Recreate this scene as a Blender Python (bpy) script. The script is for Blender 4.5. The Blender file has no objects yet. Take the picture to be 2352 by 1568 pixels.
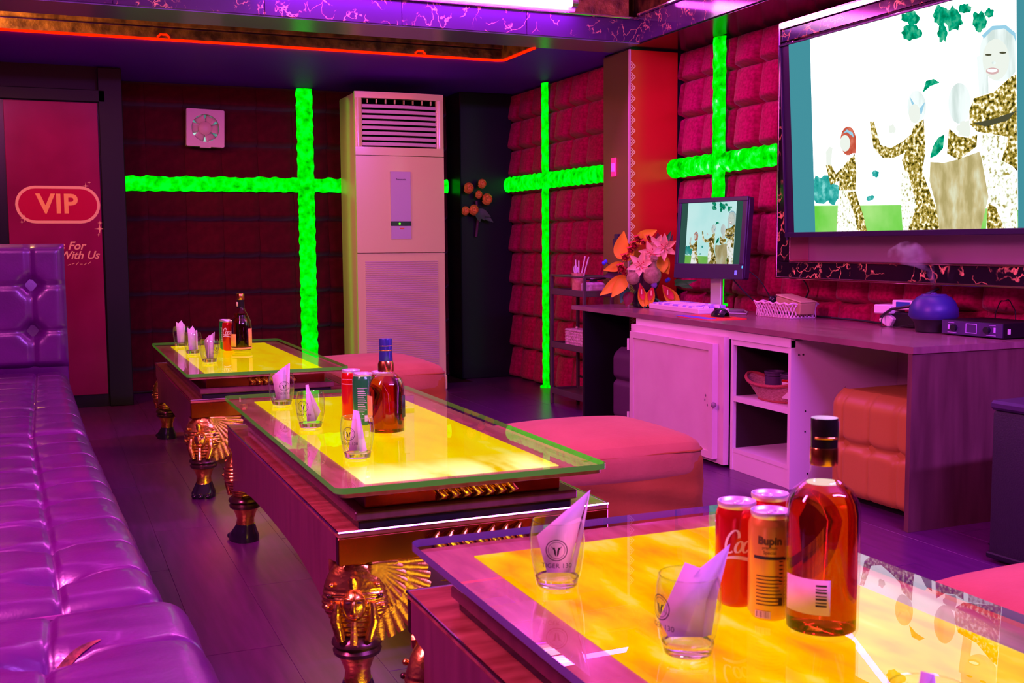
import bpy, bmesh, math, random
from mathutils import Vector, Matrix
random.seed(7)
PI = math.pi
scene = bpy.context.scene
COL = scene.collection

# ------------------------------------------------------------------ camera
W, H, FPX = 2352, 1568, 2525.0
EYE = Vector((0.0, 0.0, 0.95))
YAW, PITCH, ROLL = 0.39996, 0.08856, -0.00718
fwd = Vector((math.sin(YAW)*math.cos(PITCH), math.cos(YAW)*math.cos(PITCH), -math.sin(PITCH)))
rgt = Vector((math.cos(YAW), -math.sin(YAW), 0.0))
upv = rgt.cross(fwd)
rg2 = math.cos(ROLL)*rgt + math.sin(ROLL)*upv
up2 = -math.sin(ROLL)*rgt + math.cos(ROLL)*upv
cd = bpy.data.cameras.new('camera'); cam = bpy.data.objects.new('camera', cd); COL.objects.link(cam)
cd.sensor_width = 36.0; cd.lens = FPX/W*36.0; cd.clip_start = 0.05; cd.clip_end = 60
cd.dof.use_dof = True; cd.dof.focus_distance = 4.4; cd.dof.aperture_fstop = 16.0
cam.matrix_world = Matrix(((rg2.x, up2.x, -fwd.x, EYE.x), (rg2.y, up2.y, -fwd.y, EYE.y), (rg2.z, up2.z, -fwd.z, EYE.z), (0, 0, 0, 1)))
scene.camera = cam
def ray(px, py): return (fwd + rg2*((px-W/2)/FPX) - up2*((py-H/2)/FPX))
def at(px, py, X=None, Y=None, Z=None):      # a pixel's direction carried to a known wall, depth or height
    d = ray(px, py)
    t = X/d.x if X is not None else Y/d.y if Y is not None else (Z-EYE.z)/d.z
    return EYE + d*t

# ------------------------------------------------------------------ world, exposure, large lights
wd = bpy.data.worlds.new('world'); scene.world = wd; wd.use_nodes = True
wd.node_tree.nodes['Background'].inputs[0].default_value = (0.35, 0.05, 0.5, 1)
wd.node_tree.nodes['Background'].inputs[1].default_value = 0.004
vs = scene.view_settings
vs.view_transform = 'Standard'; vs.look = 'None'; vs.exposure = 0.0; vs.gamma = 1.0; vs.use_curve_mapping = False
scene.cycles.max_bounces = 10; scene.cycles.transparent_max_bounces = 24; scene.cycles.diffuse_bounces = 3
scene.cycles.glossy_bounces = 5; scene.cycles.transmission_bounces = 10
scene.cycles.sample_clamp_indirect = 4.0; scene.cycles.blur_glossy = 0.5; scene.cycles.caustics_refractive = False
def area(name, loc, aim, sx, sy, col, power):
    l = bpy.data.lights.new(name, 'AREA'); l.shape = 'RECTANGLE'; l.size = sx; l.size_y = sy; l.color = col; l.energy = power
    o = bpy.data.objects.new(name, l); COL.objects.link(o); o.location = loc
    o.rotation_euler = (Vector(aim)-Vector(loc)).to_track_quat('-Z', 'Y').to_euler(); return o
# ceiling tray tubes: one over the beam (seen), one on each other side of the tray; each lights down into the room and up onto the tray ceiling
area('tray_light_beam', (1.75, 5.08, 2.20), (1.75, 3.2, 0.6), 1.6, 0.06, (1.0, 0.08, 0.75), 22)
area('tray_glow_beam', (1.2, 5.06, 2.19), (1.2, 4.3, 2.75), 3.2, 0.05, (0.95, 0.08, 1.0), 14)
area('tray_glow_screen', (2.86, 2.2, 2.19), (2.2, 2.2, 2.75), 0.05, 5.0, (0.95, 0.08, 1.0), 12)
area('tray_glow_sofa', (-0.66, 2.2, 2.19), (0.0, 2.2, 2.75), 0.05, 5.0, (1.0, 0.08, 0.8), 8)
area('tube_lamp_spill', (1.75, 5.13, 2.15), (1.75, 5.22, 1.9), 1.6, 0.03, (0.50, 0.02, 1.0), 20)
area('small_tray_light', (-0.55, 5.72, 2.06), (1.9, 7.0, 0.8), 0.5, 0.08, (1.0, 0.42, 0.14), 24)
area('neon_glow', (0.9, 5.975, 1.985), (0.9, 7.4, 1.1), 3.2, 0.015, (1.0, 0.05, 0.015), 4)
area('tray_light_sofa', (-0.92, 1.9, 1.90), (2.3, 2.7, 0.30), 0.10, 2.8, (1.0, 0.12, 0.60), 360)
area('tray_light_entry', (2.0, 0.2, 2.24), (1.9, 3.6, 0.7), 1.6, 0.10, (0.52, 0.11, 1.0), 125)
area('tray_light_screen', (2.80, 2.6, 2.26), (1.0, 2.9, 0.2), 0.08, 3.2, (0.85, 0.05, 0.95), 45)

# ------------------------------------------------------------------ helpers
class MB:
    def __init__(s): s.v = []; s.f = []; s.M = Matrix()
    def add(s, vs, fs):
        o = len(s.v); s.v += [s.M @ Vector(v) for v in vs]; s.f += [tuple(o+i for i in f) for f in fs]; return s
    def box(s, x0, x1, y0, y1, z0, z1):
        return s.add([(x, y, z) for z in (z0, z1) for y in (y0, y1) for x in (x0, x1)],
                     [(0, 2, 3, 1), (4, 5, 7, 6), (0, 1, 5, 4), (2, 6, 7, 3), (0, 4, 6, 2), (1, 3, 7, 5)])
    def cbox(s, x0, x1, y0, y1, z0, z1, c):
        b = bmesh.new()
        bmesh.ops.create_cube(b, size=1.0)
        for v in b.verts: v.co = Vector((x0 if v.co.x < 0 else x1, y0 if v.co.y < 0 else y1, z0 if v.co.z < 0 else z1))
        bmesh.ops.bevel(b, geom=list(b.edges), offset=c, segments=2 if c > 0.008 else 1, affect='EDGES', profile=0.5)
        b.verts.index_update()
        s.add([v.co.copy() for v in b.verts], [[v.index for v in f.verts] for f in b.faces]); b.free(); return s
    def prism(s, poly, z0, z1):
        n = len(poly)
        return s.add([(x, y, z0) for x, y in poly]+[(x, y, z1) for x, y in poly],
                     [tuple(range(n-1, -1, -1)), tuple(range(n, 2*n))]+[(i, (i+1) % n, n+(i+1) % n, n+i) for i in range(n)])
    def lathe(s, prof, n=24, c=(0, 0), a0=0.0, a1=2*PI, cap=True):
        full = abs(a1-a0-2*PI) < 1e-6; m = n if full else n+1
        vs = [(c[0]+r*math.cos(a0+(a1-a0)*k/n), c[1]+r*math.sin(a0+(a1-a0)*k/n), z) for r, z in prof for k in range(m)]
        fs = []
        for i in range(len(prof)-1):
            for k in range(n):
                k2 = (k+1) % m if full else k+1
                fs.append((i*m+k, i*m+k2, (i+1)*m+k2, (i+1)*m+k))
        if cap and full:
            fs.append(tuple(range(m-1, -1, -1))); fs.append(tuple((len(prof)-1)*m+k for k in range(m)))
        return s.add(vs, fs)
    def tube(s, path, r, n=8, closed=False):
        P = [Vector(p) for p in path]; L = len(P); R = r if isinstance(r, (list, tuple)) else [r]*L
        vs = []; prev = None
        for i in range(L):
            a = P[i-1] if (i > 0 or closed) else P[i]; b = P[(i+1) % L] if (i < L-1 or closed) else P[i]
            t = (b-a).normalized()
            if prev is None:
                e = Vector((0, 0, 1)) if abs(t.z) < 0.9 else Vector((1, 0, 0)); u = t.cross(e).normalized()
            else: u = (prev-t*prev.dot(t)).normalized()
            prev = u; w = t.cross(u)
            vs += [P[i]+(u*math.cos(2*PI*k/n)+w*math.sin(2*PI*k/n))*R[i] for k in range(n)]
        fs = []
        for i in range(L if closed else L-1):
            j = (i+1) % L
            fs += [(i*n+k, i*n+(k+1) % n, j*n+(k+1) % n, j*n+k) for k in range(n)]
        if not closed: fs += [tuple(range(n-1, -1, -1)), tuple((L-1)*n+k for k in range(n))]
        return s.add(vs, fs)
    def cyl(s, p0, p1, r0, r1=None, n=12): return s.tube([p0, p1], [r0, r0 if r1 is None else r1], n)
    def grid(s, fn, nu, nv):
        return s.add([fn(i/nu, j/nv) for j in range(nv+1) for i in range(nu+1)],
                     [(j*(nu+1)+i, j*(nu+1)+i+1, (j+1)*(nu+1)+i+1, (j+1)*(nu+1)+i) for j in range(nv) for i in range(nu)])
    def sheet(s, xs, ys, fn):
        n = len(xs)
        return s.add([fn(x, y) for y in ys for x in xs], [(j*n+i, j*n+i+1, (j+1)*n+i+1, (j+1)*n+i) for j in range(len(ys)-1) for i in range(n-1)])
    def ball(s, c, r, nu=12, nv=8):
        rx, ry, rz = r if isinstance(r, (list, tuple)) else (r, r, r)
        vs = [(c[0]+rx*math.sin(PI*(j+.02)/(nv+.04))*math.cos(2*PI*i/nu), c[1]+ry*math.sin(PI*(j+.02)/(nv+.04))*math.sin(2*PI*i/nu), c[2]+rz*math.cos(PI*(j+.02)/(nv+.04))) for j in range(nv+1) for i in range(nu)]
        fs = [(j*nu+i, j*nu+(i+1) % nu, (j+1)*nu+(i+1) % nu, (j+1)*nu+i) for j in range(nv) for i in range(nu)]
        fs += [tuple(range(nu)), tuple(nv*nu+i for i in range(nu-1, -1, -1))]
        return s.add(vs, fs)
    def mesh(s, name, ang=35, fix=True):
        me = bpy.data.meshes.new(name); me.from_pydata([tuple(v) for v in s.v], [], s.f); me.validate()
        if fix:
            b = bmesh.new(); b.from_mesh(me); bmesh.ops.recalc_face_normals(b, faces=list(b.faces)); b.to_mesh(me); b.free()
        me.shade_smooth(); me.set_sharp_from_angle(angle=math.radians(ang)); return me
    def build(s, name, m, parent=None, loc=None, rot=None, ang=35, fix=True, solid=None):
        me = s.mesh(name, ang, fix); me.materials.append(m); return obj(name, me, parent, loc, rot, solid)
def obj(name, me, parent=None, loc=None, rot=None, solid=None):
    o = bpy.data.objects.new(name, me); COL.objects.link(o); o.parent = parent
    if loc is not None: o.location = loc
    if rot is not None: o.rotation_euler = rot
    if solid:
        md = o.modifiers.new('thickness', 'SOLIDIFY'); md.thickness = solid; md.offset = 0
    return o
def tag(o, label=None, cat=None, group=None, kind=None):
    for k, v in (('label', label), ('category', cat), ('group', group), ('kind', kind)):
        if v: o[k] = v
    return o
def thing(name, label, cat, loc=(0, 0, 0), rz=0.0, group=None, rot=None):
    o = bpy.data.objects.new(name, None); COL.objects.link(o); o.location = loc; o.rotation_euler = rot or (0, 0, rz); o.empty_display_size = 0.05
    return tag(o, label, cat, group)
def struct(o, label=None): return tag(o, label, None, None, 'structure')
def copy_tree(o, parent=None):
    c = o.copy(); COL.objects.link(c); c.parent = parent
    for ch in list(o.children): copy_tree(ch, c)
    return c
def one(mb, name, m, label, cat, loc=None, rz=0.0, group=None, **k):
    return tag(mb.build(name, m, None, loc, (0, 0, rz), **k), label, cat, group)

def text_mesh(s, size=1.0, shear=0.0, space=1.0, bold=0.0):
    cu = bpy.data.curves.new('lettering', 'FONT'); cu.body = s; cu.size = size; cu.align_x = 'CENTER'; cu.align_y = 'CENTER'
    cu.shear = shear; cu.space_character = space; cu.offset = bold; cu.resolution_u = 4
    o = bpy.data.objects.new('lettering', cu); COL.objects.link(o)
    dg = bpy.context.evaluated_depsgraph_get(); dg.update()
    me = bpy.data.meshes.new_from_object(o.evaluated_get(dg)); bpy.data.objects.remove(o)
    return [v.co.copy() for v in me.vertices], [tuple(p.vertices) for p in me.polygons]
def letters(s, fn, name, m, parent, size=1.0, **k):      # flat lettering laid on a surface by fn(x, y)
    v, f = text_mesh(s, size, **k); b = MB(); b.add([fn(p.x, p.y) for p in v], f)
    return b.build(name, m, parent, fix=False)

# ------------------------------------------------------------------ materials
def pm(name, base, rough=0.5, metal=0.0, spec=0.5, emis=None, es=0.0, trans=0.0, ior=1.45, coat=0.0, sheen=0.0,
       noise=None, bump=None, stretch=(1, 1, 1), alpha=1.0):
    m = bpy.data.materials.new(name); m.use_nodes = True; nt = m.node_tree; p = nt.nodes['Principled BSDF']
    I = p.inputs
    I['Base Color'].default_value = (*base, 1); I['Roughness'].default_value = rough; I['Metallic'].default_value = metal
    I['Specular IOR Level'].default_value = spec; I['IOR'].default_value = ior; I['Transmission Weight'].default_value = trans
    I['Coat Weight'].default_value = coat; I['Coat Roughness'].default_value = 0.08; I['Sheen Weight'].default_value = sheen; I['Alpha'].default_value = alpha
    if emis: I['Emission Color'].default_value = (*emis, 1); I['Emission Strength'].default_value = es
    if noise or bump:
        tc = nt.nodes.new('ShaderNodeTexCoord'); mp = nt.nodes.new('ShaderNodeMapping'); mp.inputs['Scale'].default_value = stretch
        nt.links.new(tc.outputs['Object'], mp.inputs[0])
    if noise:     # (scale, second colour, detail)
        n = nt.nodes.new('ShaderNodeTexNoise'); n.inputs['Scale'].default_value = noise[0]; n.inputs['Detail'].default_value = noise[2] if len(noise) > 2 else 3
        nt.links.new(mp.outputs[0], n.inputs['Vector'])
        r = nt.nodes.new('ShaderNodeValToRGB'); r.color_ramp.elements[0].position = 0.35; r.color_ramp.elements[1].position = 0.68
        r.color_ramp.elements[0].color = (*base, 1); r.color_ramp.elements[1].color = (*noise[1], 1)
        nt.links.new(n.outputs['Fac'], r.inputs[0])
        nt.links.new(r.outputs[0], I['Emission Color' if emis else 'Base Color'])
    if bump:      # (scale, strength)
        n2 = nt.nodes.new('ShaderNodeTexNoise'); n2.inputs['Scale'].default_value = bump[0]; n2.inputs['Detail'].default_value = 4
        nt.links.new(mp.outputs[0], n2.inputs['Vector'])
        b = nt.nodes.new('ShaderNodeBump'); b.inputs['Strength'].default_value = bump[1]; b.inputs['Distance'].default_value = 0.01
        nt.links.new(n2.outputs['Fac'], b.inputs['Height']); nt.links.new(b.outputs[0], I['Normal'])
    return m
def em(name, col, s=1.0, noise=None, stretch=(1, 1, 1), lo=0.35, hi=0.68):
    m = bpy.data.materials.new(name); m.use_nodes = True; nt = m.node_tree; nt.nodes.clear()
    o = nt.nodes.new('ShaderNodeOutputMaterial'); e = nt.nodes.new('ShaderNodeEmission'); e.inputs[0].default_value = (*col, 1); e.inputs[1].default_value = s
    nt.links.new(e.outputs[0], o.inputs[0])
    if noise:
        tc = nt.nodes.new('ShaderNodeTexCoord'); mp = nt.nodes.new('ShaderNodeMapping'); mp.inputs['Scale'].default_value = stretch
        nt.links.new(tc.outputs['Object'], mp.inputs[0])
        n = nt.nodes.new('ShaderNodeTexNoise'); n.inputs['Scale'].default_value = noise[0]; n.inputs['Detail'].default_value = 4
        nt.links.new(mp.outputs[0], n.inputs['Vector'])
        r = nt.nodes.new('ShaderNodeValToRGB'); cs = [col]+list(noise[1:])
        els = r.color_ramp.elements
        while len(els) < len(cs): els.new(0.5)
        for i, c in enumerate(cs): els[i].position = lo+(hi-lo)*i/(len(cs)-1); els[i].color = (*c, 1)
        nt.links.new(n.outputs['Fac'], r.inputs[0]); nt.links.new(r.outputs[0], e.inputs[0])
    return m
def thin_glass(name, tint=(1, 1, 1), ior=1.45, rough=0.0, gain=1.0):
    m = bpy.data.materials.new(name); m.use_nodes = True; nt = m.node_tree; nt.nodes.clear()
    o = nt.nodes.new('ShaderNodeOutputMaterial'); mx = nt.nodes.new('ShaderNodeMixShader'); t = nt.nodes.new('ShaderNodeBsdfTransparent'); g = nt.nodes.new('ShaderNodeBsdfGlossy'); fr = nt.nodes.new('ShaderNodeFresnel')
    t.inputs[0].default_value = (*tint, 1); g.inputs['Roughness'].default_value = rough; g.inputs[0].default_value = (1, 1, 1, 1); fr.inputs[0].default_value = ior
    mu = nt.nodes.new('ShaderNodeMath'); mu.operation = 'MULTIPLY'; mu.inputs[1].default_value = gain; mu.use_clamp = True
    ge = nt.nodes.new('ShaderNodeNewGeometry'); sb = nt.nodes.new('ShaderNodeMath'); sb.operation = 'SUBTRACT'; sb.inputs[0].default_value = 1.0; m2 = nt.nodes.new('ShaderNodeMath'); m2.operation = 'MULTIPLY'
    nt.links.new(ge.outputs['Backfacing'], sb.inputs[1]); nt.links.new(fr.outputs[0], mu.inputs[0]); nt.links.new(mu.outputs[0], m2.inputs[0]); nt.links.new(sb.outputs[0], m2.inputs[1]); nt.links.new(m2.outputs[0], mx.inputs[0]); nt.links.new(t.outputs[0], mx.inputs[1]); nt.links.new(g.outputs[0], mx.inputs[2]); nt.links.new(mx.outputs[0], o.inputs[0])
    return m
def marble(name, base, vein, rough, scale=3.0, width=0.035):
    m = pm(name, base, rough, coat=0.3); nt = m.node_tree; p = nt.nodes['Principled BSDF']
    tc = nt.nodes.new('ShaderNodeTexCoord'); n = nt.nodes.new('ShaderNodeTexNoise'); n.inputs['Scale'].default_value = scale*1.3; n.inputs['Detail'].default_value = 5
    mp = nt.nodes.new('ShaderNodeMapping'); mp.inputs['Rotation'].default_value = (0.5, 0.6, 0.7); mp.inputs['Scale'].default_value = (1, 1, 1)
    nt.links.new(tc.outputs['Object'], mp.inputs[0]); nt.links.new(mp.outputs[0], n.inputs['Vector'])
    ad = nt.nodes.new('ShaderNodeMixRGB'); ad.inputs[0].default_value = 0.25
    nt.links.new(mp.outputs[0], ad.inputs[1]); nt.links.new(n.outputs['Color'], ad.inputs[2])
    vo = nt.nodes.new('ShaderNodeTexVoronoi'); vo.feature = 'DISTANCE_TO_EDGE'; vo.inputs['Scale'].default_value = scale*2.4
    nt.links.new(ad.outputs[0], vo.inputs['Vector'])
    r = nt.nodes.new('ShaderNodeValToRGB'); r.color_ramp.elements[0].position = 0.0; r.color_ramp.elements[0].color = (1, 1, 1, 1); r.color_ramp.elements[1].position = width; r.color_ramp.elements[1].color = (0, 0, 0, 1)
    nt.links.new(vo.outputs['Distance'], r.inputs[0])
    n2 = nt.nodes.new('ShaderNodeTexNoise'); n2.inputs['Scale'].default_value = scale*1.9; nt.links.new(tc.outputs['Object'], n2.inputs['Vector'])
    r2 = nt.nodes.new('ShaderNodeValToRGB'); r2.color_ramp.elements[0].position = 0.45; r2.color_ramp.elements[1].position = 0.58
    nt.links.new(n2.outputs['Fac'], r2.inputs[0])
    mu = nt.nodes.new('ShaderNodeMath'); mu.operation = 'MULTIPLY'; nt.links.new(r.outputs[0], mu.inputs[0]); nt.links.new(r2.outputs[0], mu.inputs[1])
    mx = nt.nodes.new('ShaderNodeMixRGB'); mx.inputs[1].default_value = (*base, 1); mx.inputs[2].default_value = (*vein, 1)
    nt.links.new(mu.outputs[0], mx.inputs[0]); nt.links.new(mx.outputs[0], p.inputs['Base Color'])
    return m

M = {}
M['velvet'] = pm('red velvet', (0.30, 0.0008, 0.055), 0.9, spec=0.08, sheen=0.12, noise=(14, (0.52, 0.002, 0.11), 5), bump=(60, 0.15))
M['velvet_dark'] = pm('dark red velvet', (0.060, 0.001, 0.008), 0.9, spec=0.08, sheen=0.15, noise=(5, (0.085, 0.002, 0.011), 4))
M['backing'] = pm('dark backing cloth', (0.035, 0.004, 0.01), 0.9, spec=0.1)
M['black'] = pm('black lacquer', (0.012, 0.010, 0.02), 0.16, spec=0.5)
M['black_matt'] = pm('matt black paint', (0.008, 0.006, 0.010), 0.5, spec=0.2)
M['soffit'] = pm('dark soffit paint', (0.15, 0.004, 0.75), 0.55, spec=0.05)
M['beam'] = pm('grey violet lacquer', (0.20, 0.16, 0.34), 0.25, spec=0.5)
M['ceiling'] = pm('pink white ceiling paint', (0.70, 0.55, 0.68), 0.5)
M['plank'] = pm('dark brown floor board', (0.075, 0.008, 0.09), 0.30, noise=(5, (0.11, 0.014, 0.125), 6), stretch=(9, 0.8, 1), spec=0.5)
M['marble'] = marble('black marble with gold veins', (0.05, 0.02, 0.08), (0.85, 0.42, 0.20), 0.10, 5.5, 0.035)
M['marble_frame'] = marble('black marble frame with gold veins', (0.012, 0.008, 0.012), (0.9, 0.45, 0.18), 0.10, 5.0, 0.045)
M['chrome'] = pm('polished metal trim', (0.75, 0.66, 0.70), 0.12, 1.0)
M['goldpaper'] = pm('embossed gold paper', (0.10, 0.045, 0.02), 0.35, 0.4, noise=(16, (0.42, 0.20, 0.05), 6), bump=(40, 0.4))
M['bronze_mirror'] = pm('bronze mirror', (0.30, 0.20, 0.06), 0.25, 0.6)
M['red_reflection'] = pm('mirror with painted red reflection', (0.66, 0.015, 0.02), 0.20, 0.1, spec=0.5)  # mirror face; the red wall's reflection is put into its base colour
M['smoke_mirror'] = pm('smoked mirror', (0.34, 0.24, 0.32), 0.30, 0.35)
M['leather'] = pm('plum leather', (0.080, 0.003, 0.105), 0.30, spec=0.8, coat=0.25, noise=(7, (0.12, 0.005, 0.15), 4), bump=(150, 0.06))
M['leather_seam'] = pm('plum leather piping', (0.26, 0.05, 0.2), 0.35)
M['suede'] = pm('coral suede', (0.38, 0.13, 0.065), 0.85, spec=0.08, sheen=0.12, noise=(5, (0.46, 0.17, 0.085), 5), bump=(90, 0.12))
M['suede_shaded'] = pm('shaded coral suede', (0.28, 0.085, 0.02), 0.9, spec=0.05, sheen=0.08, noise=(6, (0.34, 0.11, 0.028), 5), bump=(90, 0.12))  # same suede as the cushion, with the sides' shade put into the colour
M['tan_leather'] = pm('brick red leather', (0.48, 0.23, 0.05), 0.42, spec=0.4, bump=(120, 0.05))
M['dark_leather'] = pm('aubergine leather', (0.10, 0.03, 0.10), 0.5)
M['desk'] = pm('dark brown wood laminate', (0.10, 0.04, 0.045), 0.36, noise=(4, (0.16, 0.07, 0.075), 6), stretch=(6, 6, 0.8))
M['desk_top'] = pm('dark brown wood desktop', (0.20, 0.085, 0.11), 0.24, noise=(4, (0.30, 0.14, 0.17), 6), stretch=(7, 0.9, 1))
M['white_lam'] = pm('white laminate', (0.78, 0.70, 0.72), 0.42)
M['white_metal'] = pm('worn white painted metal', (0.76, 0.60, 0.60), 0.45, noise=(6, (0.70, 0.52, 0.54), 5))
M['ac'] = pm('cream plastic', (0.80, 0.82, 0.33), 0.28, coat=0.2)
M['ac_dark'] = pm('grey plastic', (0.25, 0.2, 0.22), 0.5)
M['green'] = em('green light rope', (0.0, 0.42, 0.0), 1.0, noise=(24, (0.0, 0.80, 0.0), (0.0, 1.0, 0.0), (0.0, 1.0, 0.02)), lo=0.28, hi=0.62)
M['green_foil'] = em('green light rope in foil', (0.0, 0.36, 0.0), 1.0, noise=(22, (0.0, 0.80, 0.0), (0.0, 1.0, 0.0), (0.02, 1.0, 0.08), (0.65, 1.0, 0.75)), lo=0.30, hi=0.76)
M['neon_red'] = em('red neon', (1.0, 0.010, 0.0), 2.4)
M['tube_white'] = em('pink white tube', (1.0, 0.62, 1.0), 6.0)
M['glint_pink'] = em('pink glint glow', (1.0, 0.42, 0.92), 6.0)
M['glass'] = thin_glass('clear table glass', (0.97, 1.0, 0.97), 1.5, 0.0, 0.78)
M['glass_edge'] = pm('green glass edge', (0.05, 0.26, 0.03), 0.12, spec=0.5, emis=(0.12, 0.42, 0.015), es=0.22)  # not a lamp: glow put in for panel light carried through the glass
M['glass_edge_dark'] = pm('smoky violet glass edge', (0.16, 0.14, 0.30), 0.10, spec=0.8, coat=0.5)
M['tumbler'] = thin_glass('clear tumbler glass', (0.975, 0.985, 0.975), 1.62, 0.0, 1.35)
M['solid_glass'] = pm('thick clear glass', (1, 1, 1), 0.0, trans=1.0, ior=1.45)
M['gold'] = pm('antique gold', (0.88, 0.52, 0.08), 0.27, 1.0, noise=(25, (0.96, 0.66, 0.12)), bump=(70, 0.25))
M['gold_dark'] = pm('dark bronze', (0.08, 0.04, 0.03), 0.25, 0.7)
M['onyx'] = pm('brown onyx slab', (0.22, 0.06, 0.035), 0.09, noise=(5, (0.42, 0.15, 0.09), 6), stretch=(1.5, 6, 1), coat=0.3)
M['onyx_top'] = pm('rose brown onyx', (0.30, 0.10, 0.055), 0.22, noise=(5, (0.50, 0.22, 0.14), 7), stretch=(6, 1.2, 1), coat=0.2)
M['amber_mirror'] = pm('amber mirror panel', (0.36, 0.09, 0.035), 0.16, 1.0)
M['apron'] = pm('dark cherry veneer', (0.12, 0.03, 0.05), 0.32, noise=(6, (0.17, 0.045, 0.07), 5), stretch=(6, 6, 0.7))
M['paper'] = pm('white paper napkin', (0.90, 0.86, 0.86), 0.8)
_nt = M['paper'].node_tree; _t = _nt.nodes.new('ShaderNodeBsdfTranslucent'); _t.inputs[0].default_value = (0.92, 0.88, 0.86, 1); _x = _nt.nodes.new('ShaderNodeMixShader'); _x.inputs[0].default_value = 0.45
_nt.links.new(_nt.nodes['Principled BSDF'].outputs[0], _x.inputs[1]); _nt.links.new(_t.outputs[0], _x.inputs[2]); _nt.links.new(_x.outputs[0], _nt.nodes['Material Output'].inputs[0])
M['ink'] = pm('black print', (0.02, 0.015, 0.02), 0.5)
M['white_print'] = pm('white print', (0.85, 0.8, 0.8), 0.5)
M['rubber'] = pm('black rubber', (0.012, 0.011, 0.013), 0.45)
M['silver'] = pm('brushed aluminium', (0.88, 0.86, 0.88), 0.38, 0.75)

# ------------------------------------------------------------------ the room shell
XL, XR, YF, YB = -1.0, 3.32, -1.6, 7.52
ZS, ZT = 2.0, 2.46                      # soffit height, tray ceiling height
def wall(name, x0, x1, y0, y1, z0, z1, m): return struct(MB().box(x0, x1, y0, y1, z0, z1).build(name, m))
floor = struct(MB().box(XL, XR, YF, YB, -0.06, -0.004).build('floor', M['backing']))
wood_meshes = []
for k in range(3):
    me = MB().cbox(-0.0925, 0.0925, -0.6108, 0.6108, -0.02, 0.0, 0.0005).mesh('plank'); me.materials.append(M['plank']); wood_meshes.append(me)
x = XL+0.093; row = 0
while x < XR:
    y = YF-1.0+(row*0.47 % 1.2)
    while y < YB:
        ya, yb = max(y-0.61, YF), min(y+0.61, YB)
        if yb-ya > 0.05:
            o = obj('plank', wood_meshes[(row+int(y*3)) % 3], floor, (min(x, XR-0.093), (ya+yb)/2, -0.0005*((row*7+int(y*5)) % 2)))
            o.scale = (1, (yb-ya)/1.222, 1)
        y += 1.222
    x += 0.1855; row += 1
wall_back = wall('wall_back', XL, XR, YB, YB+0.1, 0, 2.6, M['backing'])
wall_right = wall('wall_right', XR, XR+0.1, YF, YB, 0, 2.6, M['backing'])
wall('wall_left', XL-0.1, XL, YF, YB, 0, 2.6, M['velvet_dark'])
wall('wall_front', XL, XR, YF-0.1, YF, 0, 2.6, M['velvet_dark'])
ceil = wall('ceiling', XL, XR, YF, YB, ZT, ZT+0.1, M['ceiling'])
# the right-hand wall steps forward beyond the pillar
far_block = wall('wall_right_step', 3.12, XR, 5.62, YB, 0, 2.1, M['backing'])
# soffits round the two ceiling trays
wall('soffit_back', XL, XR, 5.97, YB, ZS, 2.2, M['soffit'])
wall('soffit_side', 2.50, XR, 5.50, 5.97, ZS, 2.2, M['soffit'])
# beam between the trays, marble faced, and the marble band along the screen wall
beam = wall('ceiling_beam', XL, 2.95, 5.21, 5.50, 2.0, 2.12, M['beam'])
for i in range(6):
    xa = XL+i*(3.95/6); o = MB().cbox(xa+0.001, xa+3.95/6-0.001, 5.197, 5.21, 2.004, 2.12, 0.002).build('marble_panel', M['marble'], beam)
MB().cbox(XL, 2.945, 5.18, 5.25, 2.12, 2.132, 0.003).build('trim_strip', M['chrome'], beam)
MB().box(XL, 2.95, 5.33, 5.50, 2.13, ZT).build('cornice', M['goldpaper'], beam)
band = wall('ceiling_band', 2.95, XR, YF, 5.62, 2.0, 2.14, M['black'])
for i in range(9):
    ya = YF+i*((5.62-YF)/9); MB().cbox(2.938, 2.95, ya+0.001, ya+(5.62-YF)/9-0.001, 2.004, 2.14, 0.002).build('marble_panel', M['marble'], band)
MB().cbox(2.92, 2.99, YF, 5.19, 2.14, 2.153, 0.003).build('trim_strip', M['chrome'], band)
MB().box(3.07, XR, YF, 5.5, 2.15, ZT).build('cornice', M['goldpaper'], band)
# gold cornice steps of the small tray behind the beam
corn = struct(MB().box(XL, 2.50, 5.945, 5.97, 2.005, 2.055).build('trim_1', M['goldpaper']))
MB().cbox(XL, 2.47, 5.925, 5.97, 2.06, 2.105, 0.004).build('cornice_step', M['goldpaper'], corn)
MB().box(2.46, 2.50, 5.50, 5.97, 2.005, 2.105).build('cornice_return', M['goldpaper'], corn)
# lamps: red neon rope on the soffit edge, tube over the beam
nr = thing('neon_rope', 'thin red neon rope running along the soffit edge', 'neon light', (0, 0, 0))
MB().tube([(XL, 5.955, 2.0), (2.44, 5.955, 2.0), (2.475, 5.93, 2.0), (2.475, 5.51, 2.0)], 0.0075, 8).build('rope', M['neon_red'], nr)
for xc in (0.6, 1.97): MB().tube([(xc-0.03, 5.945, 2.008), (xc-0.015, 5.94, 2.022), (xc+0.015, 5.94, 2.022), (xc+0.03, 5.945, 2.008)], 0.005, 6).build('clip', M['neon_red'], nr)
tb = thing('tube_lamp', 'glowing pink white tube lamp above the marble beam', 'lamp', (1.72, 5.155, 2.17))
MB().cyl((-1.35, 0, 0), (0.80, 0, 0), 0.022, n=14).build('tube', M['tube_white'], tb)
MB().cbox(-1.37, 0.84, 0.028, 0.06, -0.035, 0.03, 0.004).build('batten', M['white_lam'], tb)
for xx in (-1.38, 0.8): MB().cyl((xx, 0, 0), (xx+0.03, 0, 0), 0.024, n=14).build('end_cap', M['chrome'], tb)

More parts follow.
